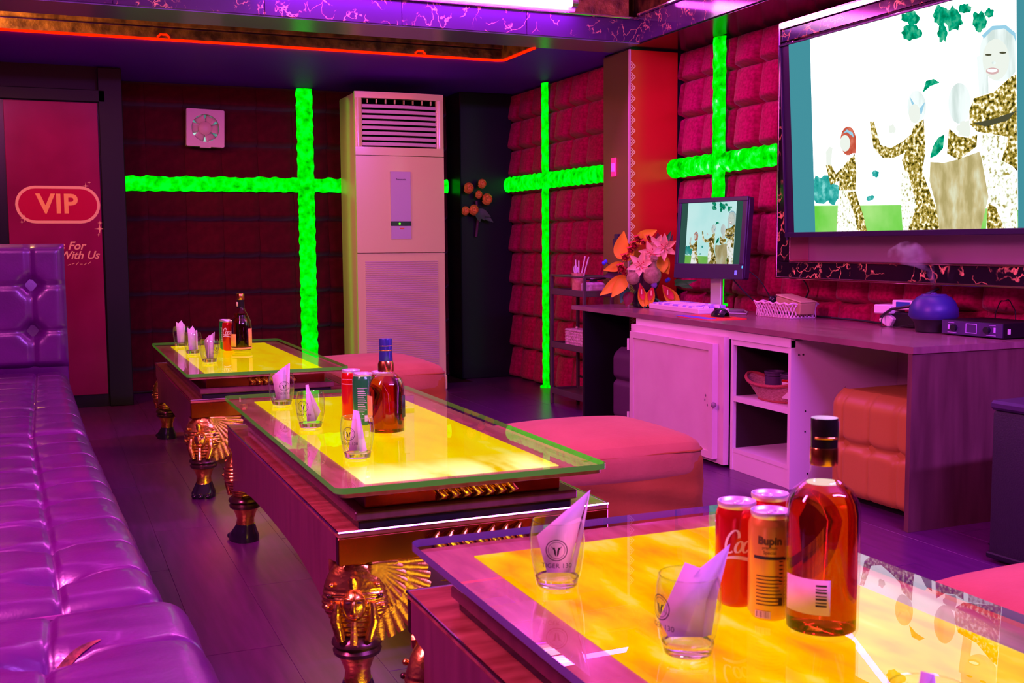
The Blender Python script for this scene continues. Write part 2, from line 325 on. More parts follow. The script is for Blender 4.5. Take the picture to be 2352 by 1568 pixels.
# ------------------------------------------------------------------ upholstered wall pads
def pad_mesh(name, m, d0, d1, seed, side=3.0, rim=0.35):
    r = random.Random(seed); a = [r.uniform(-0.15, 0.15) for _ in range(3)]
    nu, nv = 10, 12
    def dep(u, t):
        if t < 0.84: g = 0.20+0.80*(t/0.84)**0.9
        else: g = math.sqrt(max(0.0, 1-((t-0.84)/0.16)**2))
        e = 1-abs(2*u-1)**side
        return 0.003+(d0+(d1-d0)*g)*(rim+(1-rim)*e)*(1+0.08*math.sin(5*u+a[0]*20)*a[1]*6)
    def sag(u, t): return -0.035*(1-(2*u-1)**2)*max(0.0, (t-0.55)/0.45)
    b = MB()
    b.grid(lambda i, j: (i-0.5, -(dep(i, 1-j) if 0 < i < 1 and 0 < j < 1 else dep(i, 1-j) if rim > 0.7 and 0 < j < 1 else 0.0), (j-0.5)+(sag(i, 1-j) if 0 < i < 1 and j > 0 else sag(i, 1.0)*0.9)), nu, nv)
    me = b.mesh(name, 60, fix=False); me.materials.append(m)
    return me
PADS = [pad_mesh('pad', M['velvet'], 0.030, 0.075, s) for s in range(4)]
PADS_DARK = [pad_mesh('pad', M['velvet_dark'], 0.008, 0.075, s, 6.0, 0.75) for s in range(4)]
def pads(parent, us, zs, place, meshes, skip=None):
    k = 0
    for i in range(len(us)-1):
        for j in range(len(zs)-1):
            u0, u1, z0, z1 = us[i], us[i+1], zs[j], zs[j+1]
            if skip and skip((u0+u1)/2, (z0+z1)/2): continue
            o = obj('pad', meshes[(i*3+j*5) % 4], parent); place(o, (u0+u1)/2, (z0+z1)/2, abs(u1-u0)*0.995, abs(z1-z0)*0.995); k += 1
def place_back(o, u, z, w, h): o.location = (u, YB-0.004, z); o.scale = (w, 1, h)
zb = [0.0, 0.148, 0.391, 0.634, 0.877, 1.12, 1.363, 1.606, 1.849, 2.0]
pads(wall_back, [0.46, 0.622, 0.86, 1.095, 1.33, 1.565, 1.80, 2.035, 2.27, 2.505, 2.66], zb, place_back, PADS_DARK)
def place_far(o, u, z, w, h): o.location = (3.116, u, z); o.rotation_euler = (0, 0, -PI/2); o.scale = (w, 1, h)
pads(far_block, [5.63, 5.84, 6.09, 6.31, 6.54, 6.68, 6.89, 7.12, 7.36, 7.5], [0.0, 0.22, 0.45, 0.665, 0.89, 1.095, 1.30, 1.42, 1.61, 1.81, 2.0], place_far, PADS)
def place_near(o, u, z, w, h): o.location = (XR-0.006, u, z); o.rotation_euler = (0, 0, -PI/2); o.scale = (w, 1, h)
yn = [5.515, 5.306, 5.11, 4.93, 4.813, 4.594, 4.404, 4.20, 4.0, 3.79, 3.58, 3.37, 3.16, 2.95, 2.74, 2.53, 2.32, 2.11, 1.9]
pads(wall_right, yn, [0.0, 0.25, 0.47, 0.68, 0.887, 1.10, 1.30, 1.425, 1.64, 1.837, 2.0], place_near, PADS, skip=lambda u, z: (u < 4.15 and 0.9 < z < 1.8) or (z < 0.45 and u < 5.3))

# ------------------------------------------------------------------ green light ropes on the walls
def rope(name, label, p0, p1, r, nrm, turns, mg='green'):
    p0, p1, nrm = Vector(p0), Vector(p1), Vector(nrm); L = (p1-p0).length; t = (p1-p0)/L; w = t.cross(nrm)
    o = thing(name, label, 'light strip', p0, group='green light strips on the walls')
    ns = max(24, int(L/0.022)); b = MB(); na = 10
    vs = []; fs = []
    for i in range(ns+1):
        s = i/ns; c = t*(L*s)
        for k in range(na+1):
            a = PI*k/na
            rr = r*(1+0.055*math.sin(2*PI*turns*s+a*1.4)+0.025*math.sin(2*PI*turns*2.7*s+2))
            vs.append(c+w*math.cos(a)*rr+nrm*math.sin(a)*rr*0.55)
    for i in range(ns):
        for k in range(na):
            fs.append((i*(na+1)+k, i*(na+1)+k+1, (i+1)*(na+1)+k+1, (i+1)*(na+1)+k))
    fs += [tuple(range(na+1)), tuple(ns*(na+1)+k for k in range(na, -1, -1))]
    b.add(vs, fs); b.build('diffuser', M[mg], o, ang=80)
    MB().tube([t*0.0, t*0.012], r*1.02, 12).build('end_cap', M['green'], o)
    return o
rope('light_rope', 'green light strip running level behind the tall air conditioner', (0.47, YB-0.066, 1.353), (2.66, YB-0.066, 1.362), 0.050, (0, -1, 0), 24)
rope('light_rope', 'upright green light strip on the dark red wall near the exhaust fan', (1.645, YB-0.072, 0.06), (1.645, YB-0.072, 1.995), 0.056, (0, -1, 0), 22)
rope('light_rope', 'level green light strip between the corner flowers and the mirrored pillar', (3.034, 7.5, 1.366), (3.034, 5.625, 1.356), 0.052, (-1, 0, 0), 22)
rope('light_rope', 'upright green light strip behind the metal trolley', (3.03, 6.58, 0.0), (3.03, 6.58, 1.985), 0.042, (-1, 0, 0), 20)
rope('light_rope', 'level green light strip running into the screen frame', (3.236, 5.32, 1.358), (3.236, 4.2, 1.366), 0.052, (-1, 0, 0), 13, 'green_foil')
rope('light_rope', 'upright green light strip behind the desktop monitor', (3.232, 4.872, 0.62), (3.232, 4.872, 1.995), 0.052, (-1, 0, 0), 14, 'green_foil')

# ------------------------------------------------------------------ mirrored pillar and black corner column
pil = struct(MB().box(2.96, XR, 5.33, 5.62, 0, 2.0).build('pillar', M['black']))
MB().box(2.95, 2.96, 5.322, 5.62, 0, 1.99).build('mirror_panel', M['bronze_mirror'], pil)
MB().box(2.952, 3.25, 5.318, 5.33, 0, 1.99).build('mirror_panel', M['red_reflection'], pil)
MB().box(2.944, 2.954, 5.312, 5.324, 0, 1.99).build('edge_trim', pm('pink metal edge', (0.7, 0.4, 0.45), 0.45), pil)
M['etch'] = pm('etched glass line', (0.95, 0.80, 0.40), 0.4)
dm = MB()
for (a, b2) in (((0, 0.024), (0.026, 0)), ((0.026, 0), (0, -0.024)), ((0, 0.011), (0.013, 0)), ((0.013, 0), (0, -0.011))):
    A, B = Vector((a[0], 0, a[1])), Vector((b2[0], 0, b2[1])); n = Vector((0, 1, 0)).cross((B-A).normalized())*0.0028
    dm.add([A-n, B-n, B+n, A+n], [(0, 1, 2, 3)])
dme = dm.mesh('diamond', fix=False); dme.materials.append(M['etch'])
for k in range(32): obj('diamond', dme, pil, (2.958, 5.3165, 0.12+k*0.0575))
sw = thing('wall_switch', 'small pink lit switch plate on the bronze mirrored pillar', 'switch', (2.95, 5.49, 1.372))
MB().cbox(-0.008, 0, -0.028, 0.028, -0.052, 0.052, 0.003).build('plate', pm('pink plastic', (0.9, 0.08, 0.3), 0.4, emis=(1, 0.02, 0.2), es=0.5), sw)
MB().cbox(-0.012, -0.007, -0.017, 0.017, -0.026, 0.022, 0.002).build('rocker', pm('lilac plastic', (0.7, 0.3, 0.9), 0.4, emis=(0.6, 0.1, 1), es=0.4), sw)
col = struct(MB().cbox(2.68, 3.07, 7.24, YB, 0, 2.0, 0.006).build('corner_column', pm('satin black lacquer', (0.010, 0.008, 0.016), 0.3, spec=0.35)))
# ------------------------------------------------------------------ door wall with the glossy banner door
dw = wall('wall_door', XL, 0.455, 6.98, YB, 0, 2.0, M['black_matt'])
d1 = struct(MB().box(-0.60, 0.34, 6.955, 6.98, 0.0, 1.83).build('door_1', M['black']))
MB().cbox(-0.60, 0.36, 6.93, 6.97, 1.79, 1.86, 0.004).build('door_head', M['black_matt'], d1)
MB().cbox(0.322, 0.455, 6.93, 6.985, 0.0, 1.99, 0.004).build('door_frame', M['black_matt'], d1)

# ------------------------------------------------------------------ VIP banner on the door
bn = thing('door_banner', 'glossy crimson poster with gold VIP lettering on the black door', 'poster', (0.07, 6.948, 0))
Mban = pm('glossy crimson film', (0.17, 0.003, 0.045), 0.13, coat=0.6, noise=(2.2, (0.26, 0.008, 0.08), 3))
MB().cbox(-0.255, 0.245, -0.006, 0.004, 0.075, 1.785, 0.002).build('film', Mban, bn)
Mgoldp = pm('pale gold print', (0.72, 0.36, 0.18), 0.35)
def flat(x0, z0): return lambda x, y: (x0+x, -0.0075, z0+y)
def stadium(cx, cz, hw, hh, n=14):
    P = []
    for k in range(n+1): a = -PI/2+PI*k/n; P.append((cx+hw-hh+hh*math.cos(a), cz+hh*math.sin(a)))
    for k in range(n+1): a = PI/2+PI*k/n; P.append((cx-hw+hh+hh*math.cos(a), cz+hh*math.sin(a)))
    return P
cx, cz = 0.012, 1.195
MB().add([(x, -0.0068, z) for x, z in stadium(cx, cz, 0.22, 0.10)], [tuple(range(30))]).build('badge', pm('crimson badge print', (0.42, 0.004, 0.045), 0.15, coat=0.5), bn, fix=False)
S1, S2 = stadium(cx, cz, 0.228, 0.108), stadium(cx, cz, 0.212, 0.092)
MB().add([(x, -0.0074, z) for x, z in S1]+[(x, -0.0074, z) for x, z in S2], [(i, (i+1) % 30, 30+(i+1) % 30, 30+i) for i in range(30)]).build('badge_outline', Mgoldp, bn, fix=False)
letters('VIP', flat(cx-0.005, cz), 'lettering', pm('gold print', (0.78, 0.34, 0.06), 0.3), bn, 0.155, bold=0.004, space=1.05)
letters('s For', flat(0.078, 0.955), 'lettering', Mgoldp, bn, 0.066, shear=0.3, bold=0.0012)
letters('With Us', flat(0.112, 0.900), 'lettering', Mgoldp, bn, 0.064, shear=0.3, bold=0.0012)
for k in range(6): MB().add([(0.05+k*0.022, -0.0072, 0.842+0.006*(k % 2)), (0.066+k*0.022, -0.0072, 0.848+0.006*(k % 3)), (0.064+k*0.022, -0.0072, 0.851+0.006*(k % 3)), (0.049+k*0.022, -0.0072, 0.845+0.006*(k % 2))], [(0, 1, 2, 3)]).build('flourish', Mgoldp, bn, fix=False)
def spark(x, z, r):
    P = []
    for k in range(8): a = PI*k/4; q = r if k % 2 == 0 else r*0.22; P.append((x+q*math.cos(a), -0.0076, z+q*math.sin(a)))
    MB().add(P, [tuple(range(8))]).build('sparkle', Mgoldp, bn, fix=False)
for s in ((0.165, 1.305, 0.02), (0.185, 1.325, 0.012), (-0.17, 1.115, 0.022), (-0.185, 1.095, 0.014), (0.232, 1.055, 0.03), (0.235, 1.09, 0.014), (0.225, 1.02, 0.012)): spark(*s)

# ------------------------------------------------------------------ sofa: seat units and tufted end panel
def seat_unit(label, y0, y1, xe0, xe1, zt, btn, seamx, lines):
    t = thing('sofa_unit', label, 'sofa', (0, 0, 0), group='tufted sofa seat units along the wall')
    nx, ny = 70, max(40, int((y1-y0)/0.009)); x0 = -0.72
    seams = lines; big = lambda s: s < 2.1 and s > 1.5
    def hgt(x, y, xe):
        h = 0.0
        for s in seams:
            d = abs(y-s); h -= 0.006*math.exp(-(d/0.005)**2)+0.0022*math.exp(-(d/0.035)**2)
        sx = seamx(y)
        h -= 0.007*math.exp(-((x-sx)/0.006)**2)+0.003*math.exp(-((x-sx)/0.03)**2)
        for s in btn:
            q = math.hypot((y-s)*1.0, (x-seamx(s))*0.7); k_ = big(s); h -= (0.032 if k_ else 0.012)*math.exp(-(q/(0.032 if k_ else 0.020))**2)
            h += (0.010 if k_ else 0.005)*math.exp(-(((y-s-0.03)/0.02)**2+((x-seamx(s)+0.045)/0.05)**2))
        e = min(y-y0, y1-y); h -= 0.035*max(0.0, 1-e/0.045)**2
        h += 0.0007*math.sin(x*41+y*17)*math.sin(y*63-x*9)+0.0012*math.sin(y*95+x*6)*math.exp(-((x-seamx(y)-0.05)/0.08)**2)
        return h
    global seat_h
    seat_h = lambda x, y: zt+hgt(x, y, 0.0)
    arc = 0.055*PI/2; fall = 0.28; wmin = min(xe0, xe1)
    def fn(s, y):        # s runs across the seat, over the rolled edge and down the front
        xe = xe0+(xe1-xe0)*(y-y0)/(y1-y0); flat_len = xe-0.055-x0
        if s <= 1.0: x = x0+flat_len*s; z = zt; n = (0, 1)
        elif s <= 2.0: a = (s-1)*PI/2; x = xe-0.055+0.055*math.sin(a); z = zt-0.055+0.055*math.cos(a); n = (math.sin(a), math.cos(a))
        else: x = xe+0.012*math.sin((s-2)*2.6); z = zt-0.055-(s-2)*fall; n = (1, 0)
        h = hgt(x, y, xe)
        e = min(y-y0, y1-y); pinch = 0.02*max(0.0, 1-e/0.03)**2
        return (x+n[0]*h-pinch*n[0], y, z+n[1]*h)
    fl_ = (xe0+xe1)/2-0.055-x0; sm = (seamx((y0+y1)/2)-x0)/fl_
    ss = sorted({round(k/26, 4) for k in range(27)} | {round(sm+d/fl_, 4) for k in range(-14, 15) for d in (k*0.0045,) if 0 < sm+d/fl_ < 1} | {1+k/7 for k in range(8)} | {2+k/8 for k in range(9)})
    ys = sorted({round(y0+(y1-y0)*k/70, 4) for k in range(71)} | {round(q+d, 4) for q in seams for d in (-0.020, -0.012, -0.008, -0.005, -0.0025, 0, 0.0025, 0.005, 0.008, 0.012, 0.020) if y0 < q+d < y1} | {y0+0.006, y0+0.014, y1-0.006, y1-0.014})
    MB().sheet(ss, ys, fn).build('cushion', M['leather'], t, ang=80, fix=False)
    MB().box(x0, min(xe0, xe1)-0.02, y0+0.012, y1-0.012, 0.02, zt-0.09).build('base', M['black_matt'], t)
    for s in btn: MB().ball((seamx(s), s, zt-0.042), (0.011, 0.011, 0.006), 10, 6).build('button', M['leather_seam'], t)
    px = lambda y: xe0+(xe1-xe0)*(y-y0)/(y1-y0)
    MB().tube([(px(y0)-0.70, y0+0.008, zt-0.022), (px(y0)-0.06, y0+0.008, zt-0.022), (px(y0)-0.022, y0+0.008, zt-0.04), (px(y0)-0.012, y0+0.008, zt-0.08), (px(y0)-0.012, y0+0.008, 0.12)], 0.0055, 6).build('piping', M['leather_seam'], t)
    return t
su = seat_unit('plum leather sofa seat unit under the tufted end panel', 3.61, 5.40, 0.105, 0.075, 0.39, [3.75, 3.9, 4.05, 4.2, 4.36, 4.52, 4.68, 4.9], lambda y: -0.06, [3.8, 4.0, 4.2, 4.4, 4.6, 4.8, 5.0, 5.2])
ln = [3.60-0.198*k for k in range(1, 9)]
su = seat_unit('long plum leather sofa seat unit with a row of tuft buttons', 1.825, 3.60, 0.165, 0.105, 0.39, ln[:], lambda y: 0.002-0.036*(y-1.82), ln)
su = seat_unit('plum leather sofa seat unit with a torn patch showing foam', 0.15, 1.815, 0.235, 0.19, 0.395, [1.60, 1.36, 1.1, 0.85, 0.6], lambda y: -0.02-0.03*(1.6-y), [1.60, 1.36, 1.1, 0.85, 0.6])
tear = MB(); P = [(-0.012, 1.612), (0.008, 1.626), (0.03, 1.634), (0.055, 1.640), (0.045, 1.628), (0.022, 1.615), (0.004, 1.600)]
tear.sheet([k/8 for k in range(9)], [k/3 for k in range(4)], lambda u, v: (-0.016+0.066*u, 1.603+0.030*u+(v-0.5)*0.020*math.sin(PI*(0.1+0.86*u))**0.8, seat_h(-0.016+0.066*u, 1.603+0.030*u+(v-0.5)*0.02*math.sin(PI*(0.1+0.86*u)))+0.0012)); tear.build('torn_foam', pm('brown foam', (0.40, 0.13, 0.08), 0.9, noise=(60, (0.05, 0.02, 0.02))), su, fix=False)
bp = thing('sofa_end_panel', 'tall tufted plum leather panel standing against the poster door', 'sofa', (0, 5.415, 0))
def panel_fn(i, j):
    x = -0.80+0.88*i; z = 0.405+0.56*j; y = 0.0
    for s in (-0.065, -0.40): y += 0.014*math.exp(-((x-s)/0.010)**2)
    for s in (0.78, 0.574): y += 0.010*math.exp(-((z-s)/0.010)**2)
    for sx in (-0.065, -0.40):
        for sz in (0.78, 0.574): q = math.hypot(x-sx, z-sz); y += 0.045*math.exp(-(q/0.035)**2)
    e = min(0.08-x, 0.965-z, z-0.405); y += 0.035*max(0.0, 1-e/0.035)**2
    return (x, y-0.03, z)
MB().grid(panel_fn, 70, 50).build('tufted_face', M['leather'], bp, ang=70, fix=False)
MB().cbox(-0.80, 0.08, 0.005, 0.15, 0.30, 0.965, 0.012).build('core', M['leather'], bp)
for sx in (-0.065, -0.40):
    for sz in (0.78, 0.574): MB().ball((sx, 0.030, sz), (0.010, 0.004, 0.010), 10, 6).build('button', M['black_matt'], bp)

# ------------------------------------------------------------------ glass-topped tables with carved gold legs
def rounded(x0, x1, y0, y1, r, n=5):
    P = []
    for cx, cy, a in ((x1-r, y1-r, 0), (x0+r, y1-r, PI/2), (x0+r, y0+r, PI), (x1-r, y0+r, 1.5*PI)):
        for k in range(n+1): b = a+PI/2*k/n; P.append((cx+r*math.cos(b), cy+r*math.sin(b)))
    return P
def ring(P, z0, z1):      # the rim of a plate
    n = len(P); return MB().add([(x, y, z0) for x, y in P]+[(x, y, z1) for x, y in P], [(i, (i+1) % n, n+(i+1) % n, n+i) for i in range(n)])
def loft(b, secs, n=20, rot=0.0):  # secs: (z, cx, cy, rx, ry, power)
    vs = []
    for z, cx, cy, rx, ry, p in secs:
        for k in range(n):
            a = 2*PI*k/n; c, s = math.cos(a), math.sin(a); q = (abs(c)**p+abs(s)**p)**(-1.0/p)
            vs.append((cx+rx*q*c, cy+ry*q*s, z))
    fs = [(i*n+k, i*n+(k+1) % n, (i+1)*n+(k+1) % n, (i+1)*n+k) for i in range(len(secs)-1) for k in range(n)]
    fs += [tuple(range(n-1, -1, -1)), tuple((len(secs)-1)*n+k for k in range(n))]
    return b.add(vs, fs)
LEG = None
def carved_leg(parent, x, y, rz):
    # a crowned bust in a ribbed headcloth above a ringed collar, a tapering shank and a black clawed foot; faces local -Y
    leg = MB()
    # headcloth: broad flared hood with cross ribs
    secs = []; N = 72
    for k in range(N+1):
        t = k/N; z = 0.140+0.165*t
        if t < 0.42: w = 0.030+0.030*(t/0.42)**1.3
        else: w = 0.016+0.044*math.sqrt(max(0.0, 1-((t-0.42)/0.58)**2.2))
        dd = 0.020+0.014*math.sin(PI*min(1.0, 0.10+0.80*t))
        rib = 0.0011*math.sin(2*PI*15*t)*(1.0 if t < 0.62 else max(0.0, 1-(t-0.62)/0.1))
        secs.append((z, 0, 0.004, w+rib, dd+rib, 2.3))
    loft(leg, secs, 28)
    L = leg.build('leg', M['gold'], parent, (x, y, 0), (0, 0, rz), ang=50)
    f = MB(); f.ball((0, -0.034, 0.222), (0.021, 0.018, 0.032), 14, 10)                       # face
    f.tube([(0, -0.050, 0.236), (0, -0.056, 0.222), (0, -0.052, 0.214)], [0.003, 0.005, 0.006], 8)   # nose
    for s in (-1, 1):
        f.ball((s*0.022, -0.030, 0.222), (0.004, 0.007, 0.010), 8, 6)                        # ears
        f.tube([(s*0.003, -0.0525, 0.2415), (s*0.010, -0.051, 0.243), (s*0.017, -0.045, 0.240)], 0.0017, 6)    # brows
    f.tube([(-0.007, -0.0495, 0.2045), (0, -0.052, 0.204), (0.007, -0.0495, 0.2045)], 0.0024, 6)
    f.build('carved_face', M['gold'], L, ang=60)
    e = MB()
    for s in (-1, 1): e.ball((s*0.009, -0.0495, 0.234), (0.005, 0.003, 0.0022), 8, 6)
    e.build('inlaid_eyes', M['ink'], L)
    br = MB(); br.tube([(0, -0.046, 0.194), (0, -0.052, 0.172), (0, -0.056, 0.150)], [0.005, 0.0055, 0.007], 8)
    br.build('plaited_beard', M['gold'], L)
    cb = MB(); cb.tube([(0, -0.040, 0.258), (0, -0.052, 0.268), (0, -0.052, 0.282), (0, -0.058, 0.290)], [0.005, 0.008, 0.009, 0.004], 8)
    cb.build('cobra_crest', M['gold'], L)
    for s in (-1, 1):
        lp = MB(); lp.tube([(s*0.030, -0.026, 0.225), (s*0.033, -0.032, 0.19), (s*0.024, -0.036, 0.150)], [0.007, 0.010, 0.008], 8)
        lp.build('lappet', M['gold'], L, ang=60)
    for s in (-1, 1):
        for k in range(3):
            bd = MB(); bd.ball((s*(0.040+0.004*k), -0.026, 0.262-0.022*k), 0.0055, 8, 6); bd.build('bead', M['gold_dark'] if k == 1 else M['gold'], L)
    c = MB(); c.lathe([(0.030, 0.105), (0.041, 0.112), (0.043, 0.120), (0.039, 0.126), (0.045, 0.134), (0.043, 0.142), (0.034, 0.150)], 20)
    c.build('collar', M['gold_dark'], L)
    s_ = MB(); loft(s_, [(0.050, 0, -0.004, 0.024, 0.026, 2.2), (0.075, 0, 0.0, 0.022, 0.024, 2.2), (0.098, 0, 0, 0.029, 0.030, 2.2), (0.110, 0, 0, 0.035, 0.036, 2.2)], 16)
    s_.build('shank', M['gold'], L)
    ft = MB(); loft(ft, [(0.0, 0, -0.012, 0.036, 0.044, 2.4), (0.018, 0, -0.012, 0.037, 0.044, 2.4), (0.036, 0, -0.006, 0.031, 0.034, 2.2), (0.056, 0, 0, 0.025, 0.026, 2.0)], 18)
    for k in (-1, 0, 1): ft.ball((k*0.021, -0.050+0.006*abs(k), 0.011), (0.011, 0.014, 0.011), 10, 6)
    ft.build('clawed_foot', M['black'], L)
    return L
feather = MB()
feather.grid(lambda i, j: ((i-0.5)*(0.010+0.012*math.sin(PI*min(1, 0.15+0.75*j))), -0.004*math.sin(PI*i)-0.003*(1-j), -j), 4, 6)
feather_me = feather.mesh('feather', 60, fix=False); feather_me.materials.append(M['gold'])
M['warm_panel'] = em('glowing onyx panel', (1.0, 0.20, 0.01), 1.35, noise=(4.0, (1.0, 0.36, 0.0), (1.0, 0.50, 0.0), (1.0, 0.62, 0.16)), stretch=(3.6, 1.3, 1.0), lo=0.30, hi=0.70)
M['yellow_panel'] = em('glowing yellow onyx panel', (1.0, 0.46, 0.0), 1.3, noise=(3.0, (1.0, 0.60, 0.0), (1.0, 0.66, 0.0), (1.0, 0.80, 0.16)), stretch=(3.4, 1.0, 1.0), lo=0.25, hi=0.78)
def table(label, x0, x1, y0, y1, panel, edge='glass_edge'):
    w, d = x1-x0, y1-y0; cx, cy = (x0+x1)/2, (y0+y1)/2
    t = thing('light_table', label, 'table', (cx, cy, 0), group='glass topped light tables')
    hx, hy = w/2, d/2
    P = rounded(-hx, hx, -hy, hy, 0.022)
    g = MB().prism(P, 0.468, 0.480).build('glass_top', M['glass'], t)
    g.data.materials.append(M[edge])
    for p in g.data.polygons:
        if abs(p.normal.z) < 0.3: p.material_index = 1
    MB().cbox(-hx+0.078, hx-0.078, -hy+0.082, hy-0.082, 0.415, 0.458, 0.002).build('light_box', M['amber_mirror'], t)
    MB().box(-hx+0.080, hx-0.080, -hy+0.084, hy-0.084, 0.4660, 0.4676).build('light_panel', panel, t)
    Q = rounded(-hx+0.010, hx-0.010, -hy+0.010, hy-0.010, 0.016); MB().prism(Q, 0.458, 0.4660).build('onyx_slab', M['onyx_top'], t)
    MB().cbox(-hx+0.052, hx-0.045, -hy+0.062, hy-0.05, 0.395, 0.415, 0.003).build('plinth', M['apron'], t)
    MB().cbox(-hx+0.062, hx-0.055, -hy+0.072, hy-0.06, 0.375, 0.395, 0.003).build('plinth_foot', M['black'], t)
    sx0, sx1, sy0, sy1 = -hx+0.018, hx+0.035, -hy+0.07, hy+0.07
    MB().cbox(sx0, sx1, sy0, sy1, 0.362, 0.375, 0.002).build('lower_slab', M['onyx'], t)
    tr = MB()
    for a, b in (((sx0, sy0), (sx1, sy0)), ((sx1, sy0), (sx1, sy1)), ((sx1, sy1), (sx0, sy1)), ((sx0, sy1), (sx0, sy0))):
        tr.cyl((a[0], a[1], 0.3735), (b[0], b[1], 0.3735), 0.0028, n=6)
    tr.build('slab_trim', M['chrome'], t)
    for yy, s in ((sy0, 1), (sy1, -1)):
        MB().cbox(sx0, sx1, min(yy, yy+s*0.018), max(yy, yy+s*0.018), 0.305, 0.362, 0.002).build('apron', M['amber_mirror'], t)
    for xx, s in ((sx0, 1), (sx1, -1)):
        b = MB(); pts = [(sy0+0.02, 0.362), (sy0+0.02, 0.31), (sy0+0.085, 0.30), (sy0+0.085, 0.175)]
        nn = 12
        for k in range(nn+1):
            u = k/nn; yy = sy0+0.10+(sy1-sy0-0.20)*u; pts.append((yy, 0.235-0.055*abs(2*u-1)**3))
        pts += [(sy1-0.085, 0.175), (sy1-0.085, 0.30), (sy1-0.02, 0.31), (sy1-0.02, 0.362)]
        b.M = Matrix(((0, 0, 1, 0), (1, 0, 0, 0), (0, 1, 0, 0), (0, 0, 0, 1)))
        b.prism(pts, min(xx, xx+s*0.016), max(xx, xx+s*0.016)); b.build('side_apron', M['apron'], t)
    for lx, ly, a in ((sx0+0.044, sy0+0.034, -0.35), (sx1-0.044, sy0+0.034, 0.35), (sx0+0.044, sy1-0.034, PI+0.35), (sx1-0.044, sy1-0.034, PI-0.35)):
        carved_leg(t, lx, ly, a).scale = (1.18, 1.18, 1.0)
    lt_ = area('table_under_light', (cx, cy, 0.352), (cx, cy, 0.0), 0.36, 1.15, (1.0, 0.58, 0.05), 1.3)
    area('leg_fill_light', (cx, cy+hy+0.06, 0.10), (cx, cy+hy+1.0, 0.20), 0.40, 0.03, (1.0, 0.62, 0.05), 0.9)  # added fill with no lamp there, yellows the next table's gold legs
    # feathered wings spread from each corner under the end aprons
    for yy, fy in ((sy0+0.012, 0.0), (sy1-0.012, PI)):
        for s in (-1, 1):
            piv = Vector(((sx0 if s < 0 else sx1)-s*0.070, yy, 0.30))
            for row, (l0, k0, n) in enumerate(((0.165, 0, 11), (0.105, 0, 9))):
                for k in range(n):
                    a = (0.12+1.42*k/(n-1))
                    o = obj('feather', feather_me, t, piv+Vector((0, -0.006*row if fy == 0 else 0.006*row, 0)))
                    o.rotation_euler = (0, (-s)*(-(a))*1.0 if fy == 0 else (-s)*(-(a)), 0)
                    o.scale = (1.25-0.2*row, 1 if fy == 0 else -1, (l0-0.05*(k/(n-1))**2))
        st = MB(); R = [(0.060 if k % 2 == 0 else 0.020) for k in range(12)]; sgn = -1 if fy == 0 else 1
        pts = [(0, yy+sgn*0.03, 0.245)]+[(R[k]*math.cos(PI*k/6), yy, 0.245+R[k]*math.sin(PI*k/6)) for k in range(12)]
        st.add(pts, [(0, 1+k, 1+(k+1) % 12) for k in range(12)]); st.build('star_boss', M['gold'], t, ang=10)
        # carved scroll on the box face and the apron
        for zc, yc, sc in ((0.4365, (-hy+0.082 if fy == 0 else hy-0.082), 0.85), (0.333, yy-0.012 if fy == 0 else yy+0.012, 1.0)):
            for k in range(-3, 4):
                sr = MB(); xx = k*0.031*sc+0.02
                sr.tube([(xx-0.006*sc, yc+sgn*0.003, zc-0.022*sc), (xx+0.008*sc, yc+sgn*0.010, zc-0.006*sc), (xx-0.008*sc, yc+sgn*0.010, zc+0.008*sc), (xx+0.006*sc, yc+sgn*0.003, zc+0.022*sc)], [0.004*sc, 0.013*sc, 0.012*sc, 0.004*sc], 8)
                sr.build('scroll', M['gold'], t, ang=60)
    return t
T1 = table('light table carrying the gold drink can and the bottle with a black cap', 0.515, 1.117, 0.20, 1.648, M['warm_panel'], 'glass_edge_dark')
M['yellow_panel_led'] = M['yellow_panel'].copy(); M['yellow_panel_led'].name = 'glowing yellow onyx panel with end lamp'
_nt = M['yellow_panel_led'].node_tree; _e = [n for n in _nt.nodes if n.type == 'EMISSION'][0]; _r = [n for n in _nt.nodes if n.type == 'VALTORGB'][0]; _tc = [n for n in _nt.nodes if n.type == 'TEX_COORD'][0]; _nz = [n for n in _nt.nodes if n.type == 'TEX_NOISE'][0]
_sp = _nt.nodes.new('ShaderNodeSeparateXYZ'); _nt.links.new(_tc.outputs['Object'], _sp.inputs[0])
_mr = _nt.nodes.new('ShaderNodeMapRange'); _mr.inputs['From Min'].default_value = -0.46; _mr.inputs['From Max'].default_value = -0.62; _nt.links.new(_sp.outputs['Y'], _mr.inputs['Value'])
_m1 = _nt.nodes.new('ShaderNodeMath'); _m1.operation = 'MULTIPLY'; _nt.links.new(_mr.outputs[0], _m1.inputs[0])
_m2 = _nt.nodes.new('ShaderNodeMapRange'); _m2.inputs['From Min'].default_value = 0.38; _m2.inputs['From Max'].default_value = 0.58; _nt.links.new(_nz.outputs['Fac'], _m2.inputs['Value']); _nt.links.new(_m2.outputs[0], _m1.inputs[1])
_mx = _nt.nodes.new('ShaderNodeMixRGB'); _mx.inputs[2].default_value = (1.6, 1.35, 0.55, 1); _nt.links.new(_m1.outputs[0], _mx.inputs[0]); _nt.links.new(_r.outputs[0], _mx.inputs[1]); _nt.links.new(_mx.outputs[0], _e.inputs[0])
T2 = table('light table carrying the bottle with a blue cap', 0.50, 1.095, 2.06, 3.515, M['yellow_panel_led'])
T3 = table('light table carrying the slim bottle with a gold cap, near the air conditioner', 0.462, 1.072, 4.165, 5.605, M['yellow_panel'])

